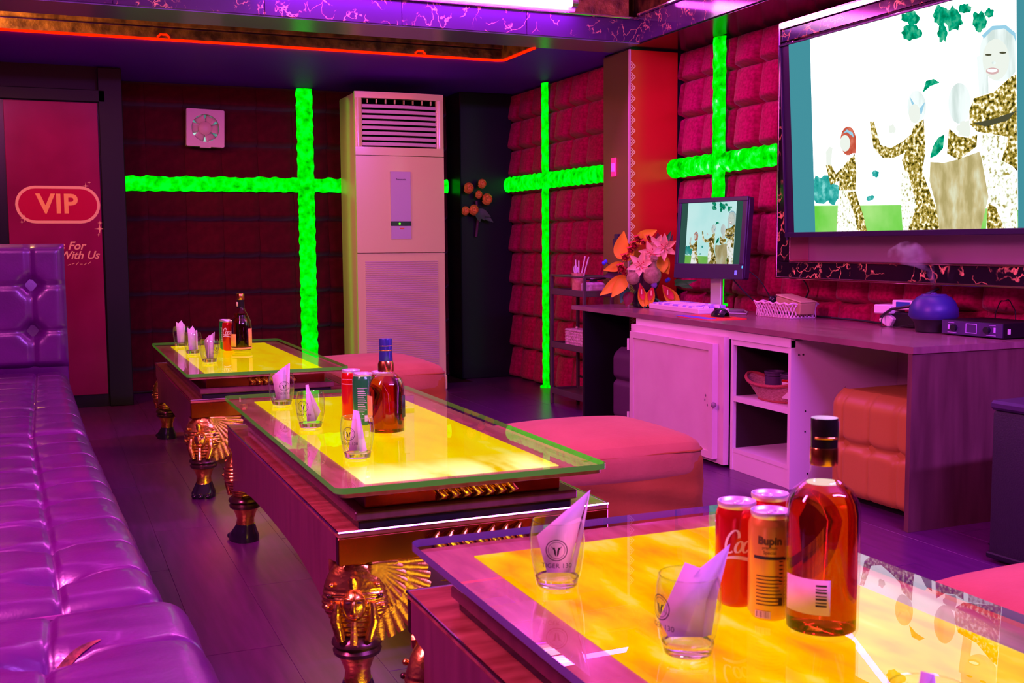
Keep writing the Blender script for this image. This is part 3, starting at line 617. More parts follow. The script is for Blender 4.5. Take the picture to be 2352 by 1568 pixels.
# ------------------------------------------------------------------ ottomans
def soft_box(b, x0, x1, y0, y1, z0, z1, puff, r, n=14, wr=0.0, seed=0):
    rn = random.Random(seed); ph = [rn.uniform(0, 6) for _ in range(6)]
    cx, cy, cz = (x0+x1)/2, (y0+y1)/2, (z0+z1)/2; hx, hy, hz = (x1-x0)/2, (y1-y0)/2, (z1-z0)/2
    def shape(p):
        q = Vector((max(-hx+r, min(hx-r, p.x)), max(-hy+r, min(hy-r, p.y)), max(-hz+r, min(hz-r, p.z))))
        d = p-q
        if d.length > 1e-6: p = q+d.normalized()*r
        ux, uy, uz = p.x/hx, p.y/hy, p.z/hz
        p = p+Vector((math.copysign(puff*0.3*(1-uy*uy)*(1-uz*uz), p.x) if abs(ux) > 0.8 else 0, math.copysign(puff*0.3*(1-ux*ux)*(1-uz*uz), p.y) if abs(uy) > 0.8 else 0, puff*(1-ux*ux)*(1-uy*uy) if uz > 0.7 else 0))
        p += Vector((wr*math.sin(p.z*60+ph[0]+p.y*12), wr*math.sin(p.z*55+ph[1]+p.x*14), 0))*(1 if uz < 0.5 else 0)
        return p+Vector((cx, cy, cz))
    for ax, sg in ((0, -1), (0, 1), (1, -1), (1, 1), (2, 1), (2, -1)):
        def fn(i, j):
            u, v = 2*i-1, 2*j-1
            p = [0, 0, 0]; a2, a3 = [k for k in range(3) if k != ax]
            p[ax] = sg; p[a2] = u; p[a3] = v
            return shape(Vector((p[0]*hx, p[1]*hy, p[2]*hz)))
        b.grid(fn, n, n)
    return b
def ottoman(label, x0, x1, y0, y1, zt, seed):
    t = thing('ottoman', label, 'ottoman', ((x0+x1)/2, (y0+y1)/2, 0), group='coral suede ottomans')
    hx, hy = (x1-x0)/2, (y1-y0)/2
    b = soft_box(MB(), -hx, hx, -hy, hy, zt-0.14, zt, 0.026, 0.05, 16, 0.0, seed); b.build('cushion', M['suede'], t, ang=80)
    b = soft_box(MB(), -hx-0.001, hx+0.001, -hy-0.001, hy+0.001, 0.004, zt-0.040, 0.0, 0.035, 22, 0.0065, seed+1); b.build('skirt', M['suede_shaded'], t, ang=80)
    P = rounded(-hx-0.001, hx+0.001, -hy-0.001, hy+0.001, 0.05)
    MB().tube([(x, y, zt-0.038) for x, y in P], 0.0035, 6, closed=True).build('piping', M['suede_shaded'], t)
    return t
ottoman('coral suede ottoman between the middle light table and the white cabinet', 1.235, 1.76, 2.70, 3.20, 0.385, 1)
ottoman('coral suede ottoman in front of the tall air conditioner', 1.22, 1.72, 4.85, 5.55, 0.385, 3)
ottoman('coral suede ottoman next to the black subwoofer', 1.36, 1.88, 0.72, 1.45, 0.375, 5)

# ------------------------------------------------------------------ desk, white cabinet, stools under the desk
def fx(y): return 2.56+(y-2.74)*0.040      # the desk's front line
dk = thing('desk', 'long dark brown wooden counter desk along the padded wall', 'desk', (2.9, 4.0, 0))
def L(x, y): return (x-2.9, y-4.0)
MB().prism([L(2.56, 2.74), L(3.22, 2.74), L(3.22, 5.305), L(2.945, 5.305), L(2.945, 5.47), L(2.672, 5.47)], 0.587, 0.609).build('top', M['desk_top'], dk)
MB().prism([L(2.562, 2.745), L(3.20, 2.745), L(3.20, 2.765), L(2.562, 2.765)], 0.0, 0.587).build('end_panel', M['desk'], dk)
MB().prism([L(2.668, 5.30), L(2.94, 5.30), L(2.94, 5.322), L(2.668, 5.322)], 0.0, 0.587).build('end_panel', M['black_matt'], dk)
MB().prism([L(3.12, 2.765), L(3.135, 2.765), L(3.135, 3.424), L(3.12, 3.424)], 0.06, 0.587).build('back_panel', pm('cream board', (0.45, 0.38, 0.32), 0.5), dk)
MB().prism([L(3.12, 4.73), L(3.135, 4.73), L(3.135, 5.30), L(3.12, 5.30)], 0.0, 0.587).build('back_panel', M['black_matt'], dk)
MB().cbox(-0.33, -0.31, -1.236, -1.228, 0.0, 0.006, 0.001).build('foot_pad', M['white_lam'], dk)
cb = thing('cabinet', 'worn white cabinet under the desk with a metal door and open shelves', 'cabinet', (2.85, 4.0, 0))
def K(x, y): return (x-2.85, y-4.0)
def slab(name, ya, yb, xa, xb, z0, z1, m=None, par=None):     # xa/xb are set back from the front line
    return MB().prism([K(fx(ya)+xa, ya), K(fx(ya)+xb, ya), K(fx(yb)+xb, yb), K(fx(yb)+xa, yb)], z0, z1).build(name, m or M['white_lam'], par or cb)
slab('side_panel', 3.425, 3.443, 0.015, 0.545, 0.0, 0.575)
slab('side_panel', 3.832, 3.850, 0.015, 0.52, 0.0, 0.560)
slab('side_panel', 4.69, 4.708, 0.03, 0.45, 0.0, 0.575)
slab('top_rail', 3.425, 4.708, 0.012, 0.035, 0.548, 0.586)
slab('top_rail', 3.443, 3.832, 0.017, 0.03, 0.525, 0.548)
slab('shelf', 3.443, 3.832, 0.018, 0.50, 0.290, 0.312)
slab('bottom', 3.443, 3.832, 0.018, 0.50, 0.075, 0.092)
slab('plinth', 3.443, 3.832, 0.020, 0.036, 0.0, 0.075)
slab('back_panel', 3.443, 4.69, 0.50, 0.512, 0.03, 0.57, pm('dark board', (0.025, 0.012, 0.014), 0.6))
slab('door_case', 3.862, 4.715, -0.012, 0.015, 0.015, 0.556, M['white_metal'])
slab('shade_sheet', 3.8275, 3.832, 0.032, 0.50, 0.092, 0.525, bpy.data.materials['dark board'])  # added dark sheet that puts the bay's shade onto the white divider
dor = slab('door', 3.905, 4.675, -0.034, -0.013, 0.035, 0.525, M['white_metal'])
for a, b, z0, z1 in ((3.905, 4.675, 0.495, 0.525), (3.905, 4.675, 0.035, 0.065), (3.905, 3.94, 0.065, 0.495), (4.64, 4.675, 0.065, 0.495)):
    slab('door_rim', a, b, -0.041, -0.034, z0, z1, M['white_metal'], None).parent = dor
for o in list(cb.children):
    if o.name.startswith('door_rim'): o.parent = dor
MB().ball(K(fx(3.885)-0.045, 3.888)+(0.27,), (0.012, 0.012, 0.012), 10, 8).build('knob', M['ac_dark'], dor)
for zz in (0.10, 0.46): MB().cyl(K(fx(4.69)-0.040, 4.69)+(zz-0.028,), K(fx(4.69)-0.040, 4.69)+(zz+0.028,), 0.007, n=8).build('hinge', M['white_metal'], dor)
for zz, yy in ((0.30, 3.97), (0.26, 3.955), (0.28, 3.975)): MB().ball(K(fx(yy)-0.035, yy)+(zz,), (0.002, 0.004, 0.006), 6, 4).build('rust_spot', M['ac_dark'], dor)
for xx, zz in ((0.05, 0.52), (0.07, 0.52), (0.085, 0.30), (0.085, 0.22), (0.10, 0.055)): MB().ball(K(fx(3.425)+xx, 3.424)+(zz,), (0.004, 0.002, 0.004), 8, 4).build('peg_hole', M['ink'], cb)
# stools under the desk
def tufted(name, label, x0, x1, y0, y1, zt, m, cols, rows):
    t = thing(name, label, 'ottoman', ((x0+x1)/2, (y0+y1)/2, 0)); hx, hy = (x1-x0)/2, (y1-y0)/2
    def face(i, j):
        y = -hy+2*hy*i; z = 0.03+(zt-0.03)*j; d = 0.0
        for c in cols: d += 0.010*math.exp(-((i-c)/0.018)**2)
        for r in rows: d += 0.020*math.exp(-((j-r)/0.035)**2)
        for c in cols:
            for r in rows: d += 0.016*math.exp(-(((i-c)/0.05)**2+((j-r)/0.06)**2))
        e = min(i, 1-i)*2*hy; d += 0.04*max(0, 1-e/0.05)**2
        e = (1-j)*(zt-0.03); d += 0.05*max(0, 1-e/0.06)**2
        e = j*(zt-0.03); d += 0.02*max(0, 1-e/0.03)**2
        return (-hx+d, y, z)
    MB().grid(face, 48, 40).build('tufted_front', m, t, ang=80, fix=False)
    soft_box(MB(), -hx+0.03, hx, -hy+0.004, hy-0.004, 0.03, zt-0.004, 0.008, 0.035, 12).build('body', m, t, ang=80)
    MB().box(-hx+0.06, hx-0.03, -hy+0.04, hy-0.04, 0.0, 0.035).build('plinth', M['black_matt'], t)
    return t
tufted('stool', 'brick red tufted leather cube stool under the desk', 2.645, 3.09, 2.775, 3.265, 0.412, M['tan_leather'], (0.27, 0.56, 0.84), (0.49,))
tufted('stool', 'dark aubergine leather cube stool under the desk beside the white cabinet', 2.735, 3.08, 4.75, 5.14, 0.405, M['dark_leather'], (), (0.55,))
# subwoofer
sp = thing('subwoofer', 'black floor-standing subwoofer box next to the end of the desk', 'speaker', (2.755, 2.22, 0), 0.05)
MB().cbox(-0.20, 0.20, -0.19, 0.19, 0.02, 0.455, 0.012).build('cabinet_box', pm('blue black vinyl', (0.02, 0.018, 0.035), 0.5, bump=(200, 0.2)), sp)
MB().cbox(-0.206, 0.206, -0.196, 0.196, 0.455, 0.483, 0.008).build('top_plate', pm('dark violet plastic', (0.05, 0.03, 0.09), 0.25), sp)
MB().cbox(-0.205, 0.205, -0.195, 0.195, 0.012, 0.03, 0.004).build('base_trim', M['black'], sp)
for sx in (-1, 1):
    for sy in (-1, 1): MB().cyl((sx*0.16, sy*0.15, 0), (sx*0.16, sy*0.15, 0.014), 0.02, n=10).build('foot', M['rubber'], sp)
MB().tube([(-0.06, 0.30, 0.006), (-0.10, 0.27, 0.02), (-0.12, 0.235, 0.05), (-0.08, 0.19, 0.07)], 0.004, 6).build('power_lead', M['rubber'], sp)

# ------------------------------------------------------------------ the big screen and its marble surround
fr = thing('screen_surround', 'black marble frame with gold veins round the big screen', 'frame', (3.12, 3.2, 0))
def fbox(name, ya, yb, z0, z1, x0, x1, m, c=0.003): return MB().cbox(x0-3.12, x1-3.12, ya-3.2, yb-3.2, z0, z1, c).build(name, m, fr)
fbox('back_mirror', 2.30, 4.12, 0.845, 1.86, 3.20, 3.225, M['smoke_mirror'])
fbox('marble_rail', 2.24, 4.19, 0.79, 0.860, 3.10, 3.235, M['marble_frame'])
fbox('marble_rail', 2.24, 4.19, 1.845, 1.925, 3.10, 3.235, M['marble_frame'])
fbox('marble_stile', 4.10, 4.19, 0.862, 1.843, 3.10, 3.235, M['marble_frame'])
fbox('marble_stile', 2.24, 2.33, 0.862, 1.843, 3.10, 3.235, M['marble_frame'])
M['rose_trim'] = pm('rose gold trim', (0.95, 0.55, 0.55), 0.18, 1.0)
fbox('inner_trim', 2.33, 4.10, 0.858, 0.866, 3.094, 3.20, M['rose_trim'], 0.002)
fbox('inner_trim', 4.094, 4.102, 0.866, 1.84, 3.094, 3.20, M['rose_trim'], 0.002)
fbox('outer_trim', 2.235, 4.195, 1.922, 1.932, 3.092, 3.235, M['rose_trim'], 0.002)
fbox('outer_trim', 4.186, 4.196, 0.79, 1.925, 3.092, 3.235, M['chrome'], 0.002)
fbox('outer_trim', 2.235, 4.195, 0.783, 0.792, 3.092, 3.235, M['rose_trim'], 0.002)
ls = thing('glint_strip', 'added pink white glowing strip for the tube reflection on the screen surround top', 'lamp', (3.085, 3.80, 1.912))  # added strip standing in for ceiling tubes reflected in the marble
MB().tube([(0, -1.4, 0), (0, 0.36, 0)], 0.009, 8).build('strip', M['glint_pink'], ls)
MB().cbox(0.004, 0.014, -1.42, 0.385, -0.012, 0.012, 0.002).build('channel', M['chrome'], ls)
area('glint_fill', (3.07, 3.5, 1.905), (2.6, 3.9, 0.4), 1.3, 0.03, (1.0, 0.10, 0.62), 9)  # added fill that pinks the pads beside the frame

TX0, TX1 = 3.075, 3.028                    # screen leans forward a little: foot and head of the panel
TZ0, TZ1, TYL, TYR = 0.970, 1.815, 4.10, 2.60
tilt = math.atan2(TX0-TX1, TZ1-TZ0)
tv = thing('television', 'large television leaning forward on the wall, showing dancers in gold', 'television', (TX0, (TYL+TYR)/2, TZ0), rot=(0, -tilt, 0))
hw, th = (TYL-TYR)/2, math.hypot(TX0-TX1, TZ1-TZ0)
M['bezel'] = pm('black violet plastic', (0.03, 0.016, 0.05), 0.25)
MB().cbox(0.004, 0.045, -hw, hw, 0, th, 0.006).build('housing', M['bezel'], tv)
bz = 0.009
for nm, ya, yb, z0, z1 in (('bezel', -hw, hw, 0, 0.022), ('bezel', -hw, hw, th-bz, th), ('bezel', -hw, -hw+bz, 0.022, th-bz), ('bezel', hw-bz, hw, 0.022, th-bz)):
    MB().cbox(-0.006, 0.006, ya, yb, z0, z1, 0.002).build(nm, M['bezel'], tv)
MB().cyl((0.0, hw-0.012, 0.0), (0.0, hw-0.012, -0.012), 0.006, n=8).build('corner_bumper', M['bezel'], tv)
MB().box(0.045, 0.12, -0.3, 0.3, 0.25, 0.6).build('wall_bracket', M['black_matt'], tv)
# the picture: flat coloured shapes on the screen, given in the screen's own (a, b) frame, 0..1
PT = {}
def pmat(kind, k):
    key = (kind, k)
    if key in PT: return PT[key]
    W_ = k
    if kind == 'sky': m = em('screen sky', (0.95*W_, 1.0*W_, 1.0*W_), 2.4)
    elif kind == 'sky2': m = em('screen pale sky', (0.36, 0.82, 0.80), 0.85, noise=(2.2, (0.60, 0.95, 0.93), (0.72, 0.98, 0.97)))
    elif kind == 'bar': m = em('screen side bar', (0.06, 0.30, 0.36) if k > 0.9 else (0.028, 0.085, 0.07), 0.95)
    elif kind == 'grass': m = em('screen grass', (0.16*W_, 0.72*W_, 0.06*W_), 0.9, noise=(4, (0.45*W_, 0.9*W_, 0.25*W_)))
    elif kind == 'tree': m = em('screen tree', (0.01*W_, 0.38*W_, 0.34*W_), 0.8, noise=(30, (0.05*W_, 0.55*W_, 0.5*W_), (0.3*W_, 0.9*W_, 0.85*W_)))
    elif kind == 'leaf': m = em('screen leaf', (0.0*W_, 0.22*W_, 0.10*W_), 0.9, noise=(40, (0.0*W_, 0.42*W_, 0.22*W_), (0.1*W_, 0.6*W_, 0.35*W_)))
    elif kind == 'gold': m = em('screen sequins', (0.05*W_, 0.04*W_, 0.004), 0.95, noise=(75, (0.30*W_, 0.22*W_, 0.02), (0.62*W_, 0.46*W_, 0.10*W_), (1.3*W_, 1.25*W_, 1.0*W_)), lo=0.36, hi=0.63)
    elif kind == 'pale': m = em('screen pale sequins', (0.35*W_, 0.28*W_, 0.05*W_), 1.1, noise=(75, (0.80*W_, 0.86*W_, 0.66*W_), (1.1*W_, 1.15*W_, 1.05*W_), (1.2*W_, 1.2*W_, 1.2*W_)), lo=0.34, hi=0.58)
    elif kind == 'hay': m = em('screen straw', (0.48*W_, 0.40*W_, 0.16*W_), 0.95, noise=(26, (0.66*W_, 0.56*W_, 0.28*W_), (0.80*W_, 0.80*W_, 0.55*W_)), stretch=(1, 1, 0.4))
    elif kind == 'skin': m = em('screen skin', (0.86*W_, 0.92*W_, 0.84*W_), 1.0)
    elif kind == 'hair': m = em('screen fair hair', (0.66*W_, 0.78*W_, 0.74*W_), 1.0, noise=(20, (0.90*W_, 1.0*W_, 0.98*W_), (0.95*W_, 1.0*W_, 1.0*W_)), stretch=(1, 1, 0.2))
    elif kind == 'red': m = em('screen red hair', (0.62*W_, 0.09*W_, 0.05*W_), 0.9, noise=(24, (0.85*W_, 0.25*W_, 0.16*W_)))
    elif kind == 'blue': m = em('screen blue band', (0.35*W_, 0.68*W_, 0.86*W_), 0.95)
    elif kind == 'dark': m = em('screen dark', (0.10*W_, 0.10*W_, 0.05*W_), 0.8)
    elif kind == 'lip': m = em('screen lips', (0.74*W_, 0.48*W_, 0.48*W_), 0.95)
    PT[key] = m; return m
def ell(cx, cy, rx, ry, n=18): return [(cx+rx*math.cos(2*PI*k/n), cy+ry*math.sin(2*PI*k/n)) for k in range(n)]
def blob(cx, cy, rx, ry, seed, n=18):
    r = random.Random(seed); return [(cx+rx*math.cos(2*PI*k/n)*q, cy+ry*math.sin(2*PI*k/n)*q) for k in range(n) for q in (r.uniform(0.7, 1.1),)]
SHAPES = [
 ('grass', 'grass', [(240, 1195), (780, 1190), (1900, 1200), (1900, 1364), (240, 1364)]),
 ('distant_tree', 'tree', blob(300, 1100, 75, 95, 1)), ('distant_tree', 'tree', blob(365, 1130, 45, 60, 2)), ('distant_tree', 'tree', blob(610, 1010, 22, 24, 3)), ('distant_tree', 'tree', blob(580, 1150, 26, 18, 4)),
 ('hanging_leaf', 'leaf', blob(815, 100, 55, 45, 5)), ('hanging_leaf', 'leaf', blob(820, 190, 62, 52, 6)), ('hanging_leaf', 'leaf', blob(985, 90, 50, 70, 7)), ('hanging_leaf', 'leaf', blob(1065, 110, 55, 80, 8)), ('hanging_leaf', 'leaf', blob(1000, 190, 34, 60, 9)), ('hanging_leaf', 'leaf', blob(1215, 125, 48, 62, 10)), ('hanging_leaf', 'leaf', blob(1270, 75, 28, 30, 11)), ('hanging_leaf', 'leaf', blob(1130, 50, 40, 34, 12)),
 ('dancer_hair', 'red', ell(452, 818, 46, 84)), ('dancer_hair', 'red', [(470, 780), (497, 830), (495, 890), (470, 890)]), ('dancer_face', 'skin', ell(434, 832, 30, 48)), ('head_band', 'blue', [(420, 775), (445, 752), (478, 770), (486, 800), (470, 785), (445, 768)]),
 ('dancer_arm', 'gold', [(322, 960), (350, 950), (380, 1010), (440, 950), (470, 985), (400, 1050), (350, 1075)]), ('dancer_hand', 'skin', [(325, 960), (322, 880), (345, 850), (362, 860), (352, 955)]),
 ('dancer_dress', 'gold', [(440, 945), (490, 893), (500, 1000), (494, 1105), (398, 1115), (402, 1040)]), ('dancer_skirt', 'pale', [(398, 1105), (494, 1105), (530, 1230), (562, 1364), (385, 1364)]), ('skirt_fold', 'gold', [(440, 1120), (494, 1110), (540, 1250), (562, 1364), (510, 1364), (480, 1220)]),
 ('dancer_hair', 'hair', ell(850, 620, 55, 95)), ('head_band', 'blue', [(810, 560), (860, 640), (900, 590), (880, 660), (860, 665), (820, 600)]), ('dancer_face', 'skin', ell(838, 660, 34, 56)),
 ('dancer_arm', 'gold', [(578, 705), (602, 705), (640, 840), (700, 860), (770, 820), (830, 770), (820, 870), (720, 915), (655, 918), (600, 860)]), ('dancer_hand', 'skin', blob(708, 748, 22, 28, 20)),
 ('dancer_dress', 'gold', [(832, 735), (892, 690), (902, 880), (880, 1020), (790, 1020), (765, 930), (800, 850)]), ('dancer_skirt', 'pale', [(765, 1000), (885, 1000), (960, 1200), (985, 1352), (770, 1352), (758, 1150)]), ('skirt_fold', 'gold', [(800, 1000), (885, 1000), (965, 1210), (985, 1352), (800, 1352), (850, 1200)]), ('dancer_leg', 'skin', [(775, 1352), (880, 1352), (870, 1364), (775, 1364)]),
 ('green_ribbon', 'leaf', [(885, 540), (905, 470), (950, 458), (985, 480), (930, 500)]), ('green_ribbon', 'leaf', [(928, 920), (945, 850), (975, 800), (1012, 780), (1005, 860), (970, 900)]),
 ('dancer_hair', 'hair', ell(1100, 600, 66, 120)), ('straw_bale', 'hay', [(930, 940), (1010, 945), (1090, 925), (1215, 880), (1255, 990), (1272, 1130), (1225, 1364), (985, 1364), (960, 1180), (925, 1050)]),
 ('dancer_hair', 'hair', ell(1335, 310, 120, 165)), ('dancer_hair', 'hair', [(1200, 330), (1260, 300), (1270, 540), (1215, 560)]), ('head_band', 'blue', [(1230, 205), (1290, 150), (1370, 145), (1425, 190), (1440, 250), (1415, 210), (1360, 165), (1290, 175), (1240, 225)]),
 ('dancer_face', 'skin', ell(1312, 345, 78, 120)), ('eye', 'dark', ell(1268, 318, 19, 6)), ('eye', 'dark', ell(1352, 306, 20, 6)), ('nose', 'hair', ell(1300, 365, 12, 9)), ('mouth', 'lip', ell(1292, 412, 38, 20)), ('teeth', 'sky', ell(1290, 409, 30, 9)),
 ('dancer_dress', 'pale', [(1235, 775), (1385, 795), (1360, 930), (1600, 990), (1620, 1364), (1255, 1364), (1270, 1150), (1225, 900)]), ('skirt_fold', 'gold', [(1260, 1180), (1310, 1200), (1360, 1364), (1262, 1364)]),
 ('dancer_arm', 'gold', [(1450, 430), (1560, 470), (1640, 640), (1660, 900), (1560, 985), (1410, 965), (1345, 930), (1385, 795), (1205, 765), (1160, 720), (1158, 640), (1185, 570), (1300, 535), (1400, 445)]),
 ('dancer_arm', 'gold', [(1040, 745), (1090, 790), (1150, 800), (1205, 780), (1200, 850), (1095, 930), (1028, 890)]), ('dancer_hand', 'skin', blob(1130, 750, 50, 55, 31)),
 ('dark_fold', 'dark', [(1180, 715), (1300, 690), (1450, 640), (1380, 700), (1250, 735)]),
]
import_px = lambda x, y: (1770+x/2.529, y/2.529)
inv = Matrix.Rotation(-tilt, 4, 'Y').inverted()
def tv_local(x, y):       # shape coordinates -> the screen's plane (a true crossing of the view ray and the panel)
    px, py = import_px(x, y); d = ray(px, py); n = Matrix.Rotation(-tilt, 3, 'Y') @ Vector((1, 0, 0)); o = Vector((TX0, (TYL+TYR)/2, TZ0))
    p = EYE+d*((o-EYE).dot(n)/d.dot(n)); return inv @ (p-o)
AB = []
q0 = tv_local(242, 700).y; q1 = -hw+(hw-q0)
for nm, k, P in SHAPES: AB.append((nm, k, [((q0-v.y)/(q0-q1), (v.z-0.022)/(th-0.022-bz)) for x, y in P for v in (tv_local(x, y),)]))
def picture(parent, put, k, sky, depth):
    MB().add([put(a, b, depth) for a, b in ((-0.135, 0), (0, 0), (0, 1), (-0.135, 1))], [(0, 1, 2, 3)]).build('picture_bar', pmat('bar', k), parent, fix=False)
    MB().add([put(a, b, depth) for a, b in ((1, 0), (1.135, 0), (1.135, 1), (1, 1))], [(0, 1, 2, 3)]).build('picture_bar', pmat('bar', k), parent, fix=False)
    sc = MB().add([put(a, b, depth) for a, b in ((0, 0), (1, 0), (1, 1), (0, 1))], [(0, 1, 2, 3)]).build('picture', pmat(sky, k), parent, fix=False)
    for i, (nm, kd, P) in enumerate(AB):
        Q = [(min(1.0, max(0.0, a)), min(1.0, max(0.0, b))) for a, b in P]; d = depth+0.00005*(i+1)
        MB().add([put(a, b, d) for a, b in Q], [tuple(range(len(Q)))]).build(nm, pmat(kd, k), sc, fix=False)
picture(tv, lambda a, b, d: (-d, q0-(q0-q1)*a, 0.022+(th-0.022-bz)*b), 1.0, 'sky', 0.0005)

# ------------------------------------------------------------------ desktop monitor showing the same picture
c0 = Vector((2.975, 4.60, 0.609)); wv = Vector((0.126, -0.454, 0)).normalized(); ang = math.atan2(wv.y, wv.x)   # local x = across, local y = into the screen
mo = thing('monitor', 'dark all-in-one desktop monitor on a silver stand on the desk', 'monitor', (2.985, 4.595, 0.609), ang)
mt = Matrix.Rotation(math.radians(-5.0), 4, 'X'); mt.translation = (0, 0, 0.165)
mh, mw = 0.395, 0.222
def mbox(name, x0, x1, y0, y1, z0, z1, m, c=0.003):
    b = MB(); b.M = mt; return b.cbox(x0, x1, y0, y1, z0, z1, c).build(name, m, mo)
mbox('housing', -mw, mw, 0.004, 0.05, 0.0, mh, M['bezel'], 0.008)
M['purple_plastic'] = pm('dark violet bezel', (0.035, 0.014, 0.06), 0.35)
for x0, x1, z0, z1 in ((-mw, mw, 0, 0.072), (-mw, mw, mh-0.022, mh), (-mw, -mw+0.022, 0.07, mh-0.02), (mw-0.028, mw, 0.07, mh-0.02)): mbox('bezel', x0, x1, -0.006, 0.01, z0, z1, M['purple_plastic'])
mbox('chin_badge', mw-0.05, mw-0.035, -0.0075, -0.005, 0.02, 0.042, pm('blue badge', (0.1, 0.15, 0.9), 0.3, emis=(0.2, 0.15, 1.0), es=0.8), 0.001)
mbox('power_light', mw-0.008, mw-0.003, -0.0075, -0.005, 0.052, 0.064, em('blue power light', (0.1, 0.5, 1.0), 1.5), 0.001)
b = MB(); b.M = mt
picture(mo, lambda a, b_, d: mt @ Vector((-mw+0.022+(2*mw-0.05)*(0.106+0.788*a), 0.002-d, 0.072+(mh-0.094)*b_)), 0.62, 'sky2', 0.0008)
b = MB(); b.cbox(-0.035, 0.035, 0.058, 0.078, 0.012, 0.25, 0.004); b.build('stand_neck', M['silver'], mo)
MB().cbox(-0.10, 0.10, 0.035, 0.17, 0.0, 0.012, 0.004).build('stand_foot', M['silver'], mo)

# ------------------------------------------------------------------ tall floor air conditioner
ac = thing('air_conditioner', 'tall cream floor-standing air conditioner against the padded wall', 'air conditioner', (2.105, 6.98, 0))
aw = 0.292; yf, yb_ = -0.20, 0.19; ah = 1.905
MB().cbox(-aw, aw, yf+0.03, yb_, 0.0, ah-0.004, 0.012).build('body', M['ac'], ac)
def curved(name, z0, z1, m, bulge=0.014, x0=-aw, x1=aw, y=yf, t=0.03):
    n = 14; P = [(x0+(x1-x0)*k/n, y-bulge*(1-(2*k/n-1)**2)) for k in range(n+1)]+[(x1, y+t), (x0, y+t)]
    return MB().prism(P, z0, z1).build(name, m, ac)
curved('front_panel', 0.90, 1.508, M['ac']); curved('head_panel', 1.512, 1.562, M['ac']); curved('top_cap', 1.865, ah, M['ac'])
curved('head_stile', 1.562, 1.865, M['ac'], 0.006, -aw, -aw+0.045, yf+0.001); curved('head_stile', 1.562, 1.865, M['ac'], 0.006, aw-0.045, aw, yf+0.001)
MB().box(-aw+0.045, aw-0.045, yf+0.03, yf+0.034, 1.562, 1.865).build('outlet_recess', pm('dark vent cavity', (0.05, 0.03, 0.05), 0.7), ac)
for k in range(8): curved('louver', 1.572+k*0.0335, 1.5925+k*0.0335, pm('louver plastic', (0.62, 0.5, 0.52), 0.4) if k == 0 else bpy.data.materials['louver plastic'], 0.016, -aw+0.047, aw-0.047, yf+0.004, 0.012)
for k in range(8): MB().cbox(-0.21+k*0.06, -0.204+k*0.06, yf+0.008, yf+0.028, 1.835, 1.862, 0.001).build('vane', M['ac'], ac)
curved('lower_panel', 0.095, 0.896, M['ac'], 0.006, -aw, aw, yf+0.006); 
g = MB()
for k in range(52):
    z = 0.145+k*0.0136
    n = 8; x0, x1 = -aw+0.05, aw-0.05
    P = [(x0+(x1-x0)*i/n, yf+0.001-0.0075*(1-(1.7*i/n-0.85)**2)) for i in range(n+1)]+[(x1, yf+0.012), (x0, yf+0.012)]
    g.prism(P, z, z+0.0065)
gr = g.build('grille', pm('grille plastic', (0.60, 0.48, 0.47), 0.45), ac); gr['kind'] = 'stuff'
MB().cbox(-aw-0.006, aw+0.006, yf-0.004, yb_, 0.0, 0.095, 0.006).build('plinth', M['ac'], ac)
MB().cbox(-0.075, 0.06, yf-0.020, yf-0.01, 0.985, 1.412, 0.002).build('display_strip', pm('lilac grey plastic', (0.55, 0.50, 0.62), 0.3), ac)
MB().cbox(-0.0755, 0.0605, yf-0.0215, yf-0.0105, 1.068, 1.098, 0.001).build('display_window', M['black'], ac)
MB().ball((-0.018, yf-0.022, 1.083), (0.007, 0.002, 0.006), 8, 6).build('run_light', em('green run light', (0.15, 1.0, 0.02), 2.0), ac)
MB().cbox(-0.016, 0.012, yf-0.0212, yf-0.0195, 1.048, 1.056, 0.0005).build('run_mark', pm('orange print', (0.8, 0.15, 0.03), 0.5), ac)
letters('Panasonic', lambda x, y: (-0.005+x, yf-0.0206, 1.362+y), 'lettering', M['ink'], ac, 0.017, bold=0.0003)

# ------------------------------------------------------------------ exhaust fan
fn_ = thing('exhaust_fan', 'square cream exhaust fan set high in the dark red wall', 'fan', (0.985, 7.41, 1.707), rot=(0, 0.03, 0))
M['fan'] = pm('cream fan plastic', (0.66, 0.46, 0.42), 0.4)
def sq_ring(b, h, r, y0, y1, n=32):
    A = [(max(-h, min(h, 1.5*h*math.cos(2*PI*k/n+PI/n))), max(-h, min(h, 1.5*h*math.sin(2*PI*k/n+PI/n)))) for k in range(n)]
    Bc = [(r*math.cos(2*PI*k/n+PI/n), r*math.sin(2*PI*k/n+PI/n)) for k in range(n)]
    vs = [(x, y0, z) for x, z in A]+[(x, y0, z) for x, z in Bc]+[(x, y1, z) for x, z in A]+[(x, y1, z) for x, z in Bc]
    fs = []
    for k in range(n):
        j = (k+1) % n; fs += [(k, j, n+j, n+k), (2*n+k, 3*n+k, 3*n+j, 2*n+j), (k, 2*n+k, 2*n+j, j), (n+k, n+j, 3*n+j, 3*n+k)]
    return b.add(vs, fs)
sq_ring(MB(), 0.119, 0.088, -0.035, 0.02).build('housing', M['fan'], fn_)
for k in range(6):
    a = k*PI/3; b = MB(); b.M = Matrix.Rotation(a, 4, 'Y')
    b.grid(lambda i, j: (0.038+0.045*j, -0.012+0.024*i-0.006, (i-0.5)*(0.05+0.02*j)), 4, 3); b.build('blade', M['fan'], fn_, fix=False, solid=0.002)
MB().tube([(0, -0.022, 0), (0, -0.014, 0), (0, 0.01, 0)], [0.030, 0.042, 0.044], 20).build('hub', M['fan'], fn_)
MB().tube([(0, 0.016, 0), (0, 0.019, 0)], 0.088, 28).build('duct_shutter', em('daylight through fan duct', (0.18, 0.5, 0.5), 0.75, noise=(9, (0.08, 0.22, 0.22), (0.65, 1.0, 0.95)), lo=0.3, hi=0.66), fn_)
